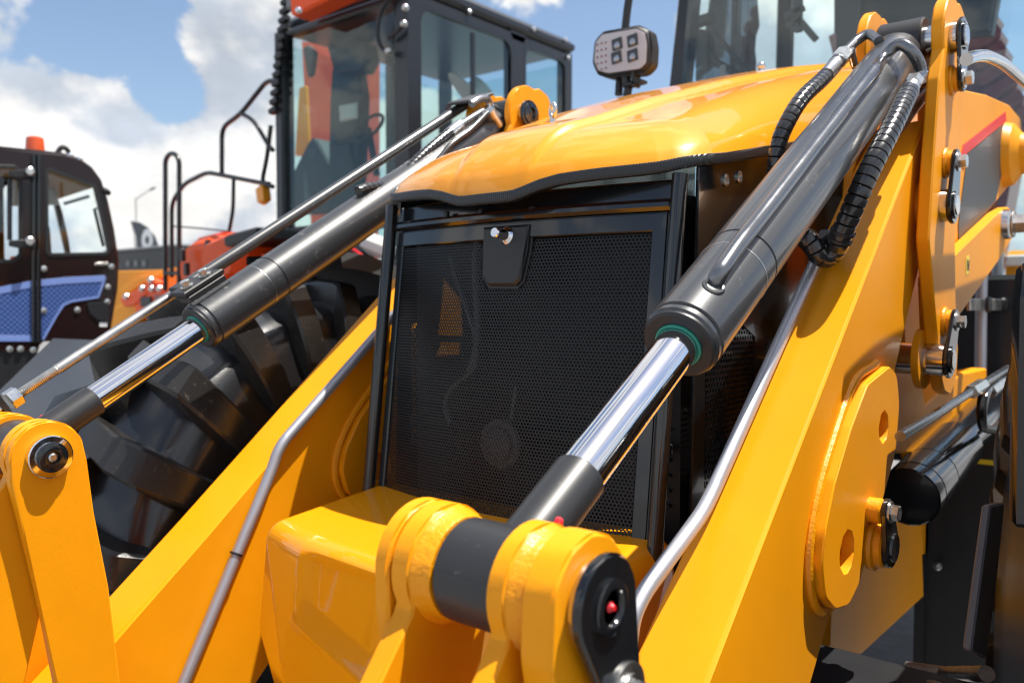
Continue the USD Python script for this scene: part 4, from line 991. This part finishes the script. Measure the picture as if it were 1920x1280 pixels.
# faceted orange engine covers seen over the far cylinder
def facet(pts, y, depth, matn, name, parent=None):
    P = [onY(*p, y) for p in pts]; B = [p + V(.0, depth, 0) for p in P]
    C0 = np.mean(P, 0); F_ = [p * .0 + (C0 + (p - C0) * .72) + V(0, -.10, 0) for p in P]
    return part(parent or ORG, name, hull(P + B + F_), matn, smooth=25)
facet([(345, 470), (372, 448), (402, 440), (432, 452), (436, 500), (420, 560), (352, 560), (345, 520)], 2.8, .9, 'orange_paint', 'engine_cover')
facet([(392, 455), (432, 436), (470, 446), (460, 520), (420, 545), (390, 520)], 2.5, .7, 'orange_paint', 'engine_cover')
part(ORG, 'engine_hood', hull([onY(*p, y) for y in (3.0, 4.2) for p in [(372, 446), (420, 434), (520, 440), (560, 560), (350, 560)]]), 'orange_paint', smooth=25)
part(ORG, 'engine_panel', hull([onY(*p, y) for y in (2.2, 3.0) for p in [(410, 545), (490, 478), (560, 470), (560, 600), (400, 610)]]), 'orange_paint', smooth=25)
part(ORG, 'grille_block', [obox(onY(500, 448, 2.6), (.45, .5, .10), (1, 0, .1), (0, 1, 0), .02)], 'black_satin')
for p_ in ((342, 478), (390, 462), (350, 505), (388, 478)):
    part(ORG, 'cover_latch', [obox(onY(*p_, 2.62), (.05, .04, .12), (1, 0, 0), (0, 1, 0), .01)], 'black_satin')
# lower chassis, dark wheel arch pieces and wheel beyond the loader's front wheel
part(ORG, 'chassis', [bx((OX0 - .6, OY + .1, .35), (OX1 - .1, OY1 + 1.2, 1.45), .04)], 'black_satin')
part(ORG, 'mudguard', [sweep(spline([onY(*p, 2.4) for p in [(470, 540), (560, 500), (640, 500), (700, 540), (735, 590)]], 30), .10, 10)], 'charcoal')
part(ORG, 'mudguard', [sweep(spline([onY(*p, 2.7) for p in [(620, 470), (668, 470), (700, 505), (722, 545)]], 24), .06, 10)], 'cab_black')
part(ORG, 'trim_stripe', [sweep(spline([onY(*p, 2.55) for p in [(660, 466), (690, 492), (712, 524)]], 16), .012, 8)], 'red_plastic')
part(ORG, 'front_lamp', [obox(onY(708, 462, 2.7), (.26, .12, .16), (1, 0, -.3), (0, 1, 0), .05)], 'cream_plastic')
ow = lathe([(-.25, .3), (-.26, .55), (-.2, .74), (0, .78), (.2, .74), (.26, .55), (.25, .3)], V(OX1 - .35, OY + .2, GROUND + .77), (1, 0, 0), 48)
part(ORG, 'wheel', ow, 'rubber')
part(ORG, 'wheel', ow.copy().apply_translation([0, 2.4, 0]), 'rubber')
part(ORG, 'wheel', ow.copy().apply_translation([-1.5, 0, 0]), 'rubber')
part(ORG, 'wheel', ow.copy().apply_translation([-1.5, 2.4, 0]), 'rubber')

# orange wall-like machine body seen through that cab's windows
RB = thing('orange_boom', 'orange steel boom section standing behind the dark cab and seen through its front window', 'excavator boom', (*onY(630, 300, 6.2)[:2], GROUND))
part(RB, 'boom_plate', hull([onY(*p, y) for y in (6.0, 6.4) for p in [(566, 78), (712, 96), (712, 330), (640, 345), (590, 330)]] + [V(*onY(x, 600, y)[:2], GROUND) for x in (600, 700) for y in (6.0, 6.4)]), 'orange_paint', smooth=25)

# ------------------------------------------------------------------ dark compact machine with the blue film at the left edge
vd = aim(100, 560); vh = nrm(V(vd[0], vd[1], 0)); LXd = nrm(V(-vh[1] * -1, vh[0] * -1, 0)); 
if LXd @ AR < 0: LXd = -LXd
LXd = nrm(LXd + vh * .25); LZ = V(0, 0, 1); LN = np.cross(LXd, LZ)      # LN looks back to the eye
if LN @ vh > 0: LN = -LN
D0 = 6.6; O0 = EYE + vh * D0
def onL(px, py, off=0.0):
    d = ray(px, py); n0 = LN; q = O0 + n0 * off; return EYE + d * ((q - EYE) @ n0) / (d @ n0)
MB = thing('mini_excavator', 'glossy dark maroon cab with blue patterned side film and orange beacon, at the left edge', 'excavator', (*O0[:2], GROUND))
def lp(pts): return [((onL(*p) - O0) @ LXd, onL(*p)[2]) for p in pts]
def lprism(poly, n0, n1, c=.006):
    """outline in (along the side, height), from n0 to n1 towards the eye"""
    s = slab(poly, n1 - n0, c); v = s.vertices
    P = O0 * V(1, 1, 0) + v[:, :1] * LXd + V(0, 0, 1) * v[:, 1:2] + (v[:, 2:3] + n0) * LN
    return trimesh.Trimesh(P, s.faces if np.cross(LXd, LZ) @ LN > 0 else s.faces[:, ::-1], process=False)
cab_o = Polygon(lp([(-160, 268), (0, 278), (60, 284), (118, 290), (150, 300), (172, 316), (188, 338), (200, 375), (212, 430), (221, 490), (219, 540), (207, 612), (202, 640), (80, 640), (60, 660), (-160, 660)]))
win1 = rounded(lp([(84, 316), (176, 350), (202, 470), (202, 476), (86, 478)]), .03)
win0 = rounded(lp([(-150, 310), (30, 314), (36, 330), (36, 478), (20, 490), (-150, 496)]), .03)
shell = cab_o.difference(win1).difference(win0)
mcab = part(MB, 'cab', lprism(shell, -.04, .03, .012), 'maroon_black', smooth=30)
far_shell = cab_o.difference(win1.buffer(.02)).difference(win0)
part(mcab, 'far_side', lprism(far_shell, -1.15, -1.1, .01), 'maroon_black', smooth=30)
roof = [(-160, 268), (0, 278), (60, 284), (118, 290), (150, 300), (172, 316), (188, 338)]
def skin(pts, n0, n1, t, matn, name, parent):
    L = LineString(lp(pts)).buffer(t, cap_style=2, join_style=1); return part(parent, name, lprism(L, n0, n1, .005), matn)
skin(roof, -1.12, -.035, .02, 'maroon_black', 'roof', mcab)
skin([(x, y + 9) for x, y in roof], -1.10, -.045, .012, 'tan_lining', 'roof_lining', mcab)
skin([(188, 338), (200, 375), (212, 430), (221, 490)], -.10, -.035, .02, 'maroon_black', 'front_edge', mcab)
part(mcab, 'headlining', lprism(rounded(lp([(84, 306), (170, 330), (182, 362), (84, 364)]), .01), -1.0, -.95), 'cream_plastic')
part(mcab, 'side_window', lprism(win1.buffer(.012), -.012, -.006, .001), 'cab_glass')
part(mcab, 'door_window', lprism(win0.buffer(.012), -.012, -.006, .001), 'cab_glass')
part(mcab, 'window_seal', lprism(win1.buffer(.012).difference(win1.buffer(-.012)), .031, .036, .002), 'black_plastic')
part(mcab, 'window_seal', lprism(win0.buffer(.012).difference(win0.buffer(-.012)), .031, .036, .002), 'black_plastic')
for x0, x1 in ((57, 64), (66, 74)):
    part(mcab, 'door_post', lprism(Polygon(lp([(x0, 292), (x1, 292), (x1, 640), (x0, 640)])), .031, .055, .006), 'black_gloss')
for y in (328, 458):
    part(mcab, 'door_hinge', lprism(rounded(lp([(12, y - 6), (60, y - 10), (62, y + 8), (30, y + 8), (12, y + 4)]), .008), .05, .085, .006), 'black_satin')
    part(mcab, 'hinge_bolt', lathe([(0, .03), (.03, .028), (.036, .02)], onL(55, y - 6, .08), LN, 14), 'zinc')
M['blue_film'] = usdkit.material(stage, '/World/Looks/blue_film', {
    'g': ('geometry', {}), 'a': ('vector_math', {'math_type': 'dot_product', 'vector2': tuple(nrm(LXd + LZ))}), 'b': ('vector_math', {'math_type': 'dot_product', 'vector2': tuple(nrm(LXd - LZ))}), 'c': ('combine_xyz', {}),
    'v': ('voronoi_texture', {'dimensions': '2D', 'scale': 40.0, 'randomness': 0.0}), 'r': ('rgb_ramp', {'ramp': [(0.0, (.10, .19, .46)), (.30, (.065, .13, .36)), (.46, (.016, .035, .14))]}), 'p': ('principled_bsdf', {'roughness': .35, 'coat_weight': .3})},
    [('g.position', 'a.vector1'), ('g.position', 'b.vector1'), ('a.value', 'c.x'), ('b.value', 'c.y'), ('c.vector', 'v.vector'), ('v.distance', 'r.fac'), ('r.color', 'p.base_color')], surface='p.BSDF')
film = Polygon(lp([(-160, 570), (-60, 556), (0, 541), (60, 530), (120, 524), (197, 520), (180, 558), (130, 566), (116, 572), (104, 590), (78, 636), (60, 640), (-160, 640)]))
part(mcab, 'blue_film', lprism(film, .0305, .033, .0005), 'blue_film', label='blue dot-patterned film panel')
def band(pts, w, n='film_edge'):
    part(mcab, n, lprism(LineString(lp(pts)).buffer(w, cap_style=2), .0335, .036, .0005), 'blue_trim')
band([(-160, 572), (-60, 558), (0, 544), (60, 532), (120, 526), (194, 522)], .022); band([(194, 522), (181, 557), (130, 565), (116, 572), (104, 590), (78, 636)], .007); band([(-160, 632), (58, 634)], .02)
for p_ in ((82, 504), (209, 500), (202, 538), (201, 566), (145, 581), (82, 582), (18, 654), (38, 654), (62, 656)):
    part(mcab, 'rivet', lathe([(0, .022), (.008, .020), (.012, .010)], onL(*p_, .031), LN, 12), 'zinc')
part(mcab, 'handle', lprism(rounded(lp([(160, 566), (200, 566), (200, 602), (180, 600), (166, 588)]), .01), .031, .040, .004), 'black_satin')
part(mcab, 'handle', lprism(rounded(lp([(174, 492), (200, 492), (200, 499), (174, 499)]), .006), .031, .05, .006), 'polished_steel')
part(mcab, 'label', lprism(Polygon(lp([(184, 604), (198, 604), (198, 612), (184, 612)])), .031, .033, .0004), 'white_plastic')
part(mcab, 'beacon', [lathe([(0, .06), (.02, .062), (.06, .06), (.10, .056), (.11, .04)], onL(66, 286, -.3), (0, 0, 1), 20)], 'amber')
part(mcab, 'lamp_bracket', [sweep(spline([onL(*p, -.3) for p in [(106, 292), (112, 280), (119, 276), (126, 281), (130, 293)]], 14), .018, 8)], 'black_satin')
for p_ in ((149, 299), (132, 292)):
    part(mcab, 'roof_bolt', trimesh.creation.icosphere(2, .022).apply_translation(onL(*p_, -.01)), 'chrome')
part(mcab, 'mirror_stub', [rod(onL(192, 358, .0), onL(204, 362, .05), .02, 10), trimesh.creation.icosphere(2, .025).apply_translation(onL(197, 358, .03))], 'black_satin')
part(mcab, 'seat', lprism(rounded(lp([(84, 400), (100, 396), (118, 420), (122, 480), (84, 485)]), .03), -.75, -.3, .03), 'interior')
part(mcab, 'head_restraint', lprism(rounded(lp([(90, 366), (112, 366), (112, 396), (92, 396)]), .02), -.6, -.4, .03), 'interior')
part(mcab, 'wiper', [sweep(np.array([onL(*p, -1.0) for p in [(120, 382), (140, 376), (167, 368)]]), .014, 8), sweep(np.array([onL(*p, -.2) for p in [(186, 390), (177, 392), (186, 430), (194, 462)]]), .012, 8)], 'black_satin')
part(mcab, 'door_bar', [sweep(np.array([onL(*p, .03) for p in [(18, 335), (18, 450)]]), .016, 8)], 'black_satin')
part(mcab, 'rear_pane_edge', lprism(Polygon(lp([(84, 470), (202, 468), (202, 476), (84, 478)])), -1.0, -.9), 'orange_paint')
# counterweight and track base, mostly hidden
part(MB, 'base', [lprism(Polygon(lp([(-160, 645), (75, 645), (60, 700), (30, 780), (-160, 780)])), -1.1, .02, .02)], 'black_satin')
part(MB, 'track', [lprism(rounded([(-3.0, GROUND), (.35, GROUND), (.55, GROUND + .3), (.35, GROUND + .6), (-3.0, GROUND + .6)], .1), -1.2, .1, .03)], 'rubber')

# wide dark sloping plate between the machines
blade = thing('sloping_fender', 'broad dark slate sloping plate between the far hydraulic rod and the maroon cab', 'fender', (*onY(140, 700, 1.6)[:2], GROUND))
def slope_plate(a, b, c, d, t, matn, n):
    P = [onX(*a[:2], a[2]), onX(*b[:2], b[2]), onX(*c[:2], c[2]), onX(*d[:2], d[2])]
    return part(blade, n, hull(P + [p - V(0, 0, t) for p in P]), matn, smooth=25)
slope_plate((100, 634, -3.0), (235, 640, -2.75), (115, 850, -1.75), (-30, 760, -2.4), .04, 'slate_paint', 'top_plate')
slope_plate((225, 638, -2.75), (240, 645, -2.72), (128, 850, -1.72), (112, 850, -1.75), .06, 'charcoal', 'side_flange')
part(blade, 'support', [bx((-3.0, .6, GROUND), (-2.3, 2.0, .7), .02)], 'black_satin')
jk = np.random.default_rng(3)
for k in range(6):
    q = onX(250 + 22 * k, 652 - 6 * k + 8 * jk.random(), -2.9)
    part(blade, 'fitting', [obox(q, (.12, .12, .06), nrm(jk.normal(size=3)), nrm(np.cross(jk.normal(size=3), V(0, 0, 1))), .01)], 'grey_plastic' if k % 2 else 'black_satin')

# ------------------------------------------------------------------ yellow machine between the cabs, far things
YM = thing('yellow_machine', 'low yellow machine body with orange linkage, between the maroon cab and the handrails', 'construction machine', (*onY(290, 560, 5.0)[:2], GROUND))
def slabY(pts, y0, y1, matn, name, parent, r=0.0):
    P = [onY(*p, y0) for p in pts]; poly = rounded([(p[0], p[2]) for p in P], r); return part(parent, name, yprism(poly, y0, y1, .01), matn)
slabY([(218, 508), (300, 506), (340, 500), (430, 520), (440, 620), (250, 640), (205, 640)], 4.8, 6.2, 'yellow_paint', 'body', YM)
slabY([(222, 545), (262, 518), (300, 512), (300, 520), (265, 532), (225, 560)], 4.70, 4.79, 'yellow_paint', 'body_rib', YM)
slabY([(210, 580), (250, 560), (262, 600), (225, 636), (205, 640)], 4.55, 4.72, 'yellow_paint', 'front_arm', YM)
slabY([(300, 596), (345, 594), (345, 612), (300, 618)], 4.5, 4.7, 'yellow_paint', 'side_step', YM)
slabY([(225, 560), (252, 545), (285, 522), (296, 530), (250, 572), (232, 575)], 4.4, 4.52, 'orange_paint', 'linkage', YM)
slabY([(252, 545), (330, 540), (345, 560), (345, 592), (255, 592)], 4.42, 4.9, 'orange_paint', 'linkage_block', YM)
slabY([(262, 556), (282, 556), (282, 575), (262, 575)], 4.39, 4.42, 'black_satin', 'block_slot', YM)
slabY([(288, 552), (326, 552), (326, 572), (288, 572)], 4.39, 4.42, 'red_brown', 'name_plate', YM)
for p_ in ((238, 556), (284, 525), (268, 541), (286, 541), (300, 541)):
    part(YM, 'pin_head', lathe([(0, .05), (.03, .045), (.05, .02)], onY(*p_, 4.40), (0, -1, 0), 14), 'zinc')
slabY([(262, 606), (345, 606), (345, 650), (250, 650)], 4.6, 5.6, 'black_satin', 'undercarriage', YM)
part(YM, 'base', [bx((*(onY(225, 560, 4.9)[:2]), GROUND), (*(onY(420, 560, 6.0)[:2]), .9), .02)], 'black_satin')

tent = thing('black_kiosk', 'black low kiosk with a lit window strip under the grey feather banner', 'kiosk', (*onY(265, 480, 18)[:2], GROUND))
P = [onY(*p, 18.0) for p in [(222, 472), (322, 478)]]
part(tent, 'wall', [bx((P[0][0] - 1.2, 18, GROUND), (P[1][0] + 1.0, 21, P[0][2] - .0), .03)], 'black_satin')
part(tent, 'awning', [bx((P[0][0] - 1.3, 17.9, P[0][2]), (P[1][0] + 1.05, 21.1, P[0][2] + .12), .03)], 'grey_plastic')
for k in range(3):
    q = onY(240 + 15 * k, 494, 17.97); part(tent, 'window', bx((q[0] - .14, 17.96, q[2] - .13), (q[0] + .14, 17.99, q[2] + .13), .005), 'grey_plastic')

flag = thing('feather_banner', 'grey curved feather banner with a white ring emblem, over the black kiosk', 'banner', (*onY(262, 480, 22)[:2], GROUND))
FP = [(245, 414), (262, 417), (278, 427), (290, 442), (296, 458), (298, 476), (258, 474), (255, 445)]
slabY(FP, 22.0, 22.03, 'banner_cloth', 'cloth', flag)
part(flag, 'pole', sweep(np.array([V(*onY(254, 476, 22.05)[:2], GROUND), onY(254, 476, 22.05), onY(252, 440, 22.05), onY(245, 414, 22.05)]), .03, 8), 'raw_steel')
c0 = onY(276, 450, 21.99); ro = float(onY(286.5, 450, 21.99)[0] - c0[0])
part(flag, 'emblem_ring', yprism(Point(c0[0], c0[2]).buffer(ro, 20).difference(Point(c0[0], c0[2]).buffer(ro * .38, 14)), 21.985, 21.995, .001), 'white_plastic')
slabY([(283, 458), (288, 462), (287, 470), (276, 474), (266, 474), (278, 470)], 21.985, 21.995, 'white_plastic', 'emblem_tail', flag)
lampS = thing('street_lamp', 'thin grey street lamp with an angled arm, beyond the feather banner', 'street lamp', (*onY(255, 480, 32)[:2], GROUND))
part(lampS, 'post', sweep(np.array([V(*onY(255, 480, 32)[:2], GROUND), onY(255, 400, 32), onY(254.5, 372, 32)]), .06, 10), 'raw_steel')
part(lampS, 'arm', sweep(np.array([onY(254.5, 374, 32), onY(270, 363, 32), onY(287, 353, 32)]), .045, 8), 'raw_steel')
part(lampS, 'lamp_head', obox(onY(286, 354, 32), (.75, .25, .09), nrm(onY(290, 351, 32) - onY(280, 357, 32)), (0, 1, 0), .02), 'grey_plastic')

# red-brown ribbed boom seen through the loader's cab at the far right
RT = thing('ribbed_red_boom', 'red brown boom with a toothed edge behind the loader cab glass at the far right', 'excavator boom', (*onY(1900, 400, 5.5)[:2], GROUND))
P = [onY(*p, 5.5) for p in [(1812, -60), (1850, 10), (1880, 110), (1905, 180), (1940, 260)]]
part(RT, 'boom', hull([p + V(-1.0, d, -.3) for p in P for d in (0, .4)] + [p + V(-.1, d, 0) for p in (P[0], P[-1]) for d in (0, .4)] + [V(P[-1][0] - .5, 5.5 + d, GROUND) for d in (0, .4)]), 'red_brown', smooth=25)
for k in range(12):
    q = spline(P, 12)[k]; part(RT, 'tooth', obox(q + V(-.06, -.05, 0), (.22, .3, .13), (1, 0, .6), (0, 1, 0), .03), 'red_brown')
# orange block seen over the near cylinder's head, and yellow bodywork at the right edge
OB = thing('orange_container', 'orange box shape seen through the loader cab, just left of the near bracket top', 'machine body', (*onY(1725, 40, 6.5)[:2], GROUND))
q = onY(1728, 38, 6.5); part(OB, 'box', bx((q[0] - .25, 6.5, q[2] - .15), (q[0] + .35, 7.2, q[2] + .12), .03), 'orange_paint'); part(OB, 'post', bx((q[0] - .1, 6.6, GROUND), (q[0] + .2, 7.0, q[2] - .15), .02), 'black_satin')
YB = thing('yellow_digger_body', 'yellow machine body with a pale rail at the right edge beyond the grey pipes', 'construction machine', (*onY(1920, 480, 6.0)[:2], GROUND))
q0, q1 = onY(1886, 470, 6.0), onY(2040, 560, 6.0)
part(YB, 'body', bx((q0[0], 6.0, q1[2] - .1), (q1[0], 7.4, q0[2]), .03), 'yellow_gloss'); part(YB, 'rail', bx((q0[0] - .05, 5.9, q0[2] - .12), (q1[0], 6.0, q0[2] - .04), .01), 'white_plastic'); part(YB, 'wheel', lathe([(-.2, .3), (-.22, .5), (-.15, .62), (.15, .62), (.22, .5), (.2, .3)], (q0[0] + .6, 6.6, GROUND + .62), (1, 0, 0), 40), 'rubber')
part(YB, 'frame', bx((q0[0] + .1, 6.2, .3), (q1[0], 7.2, q1[2] - .1), .02), 'black_satin')
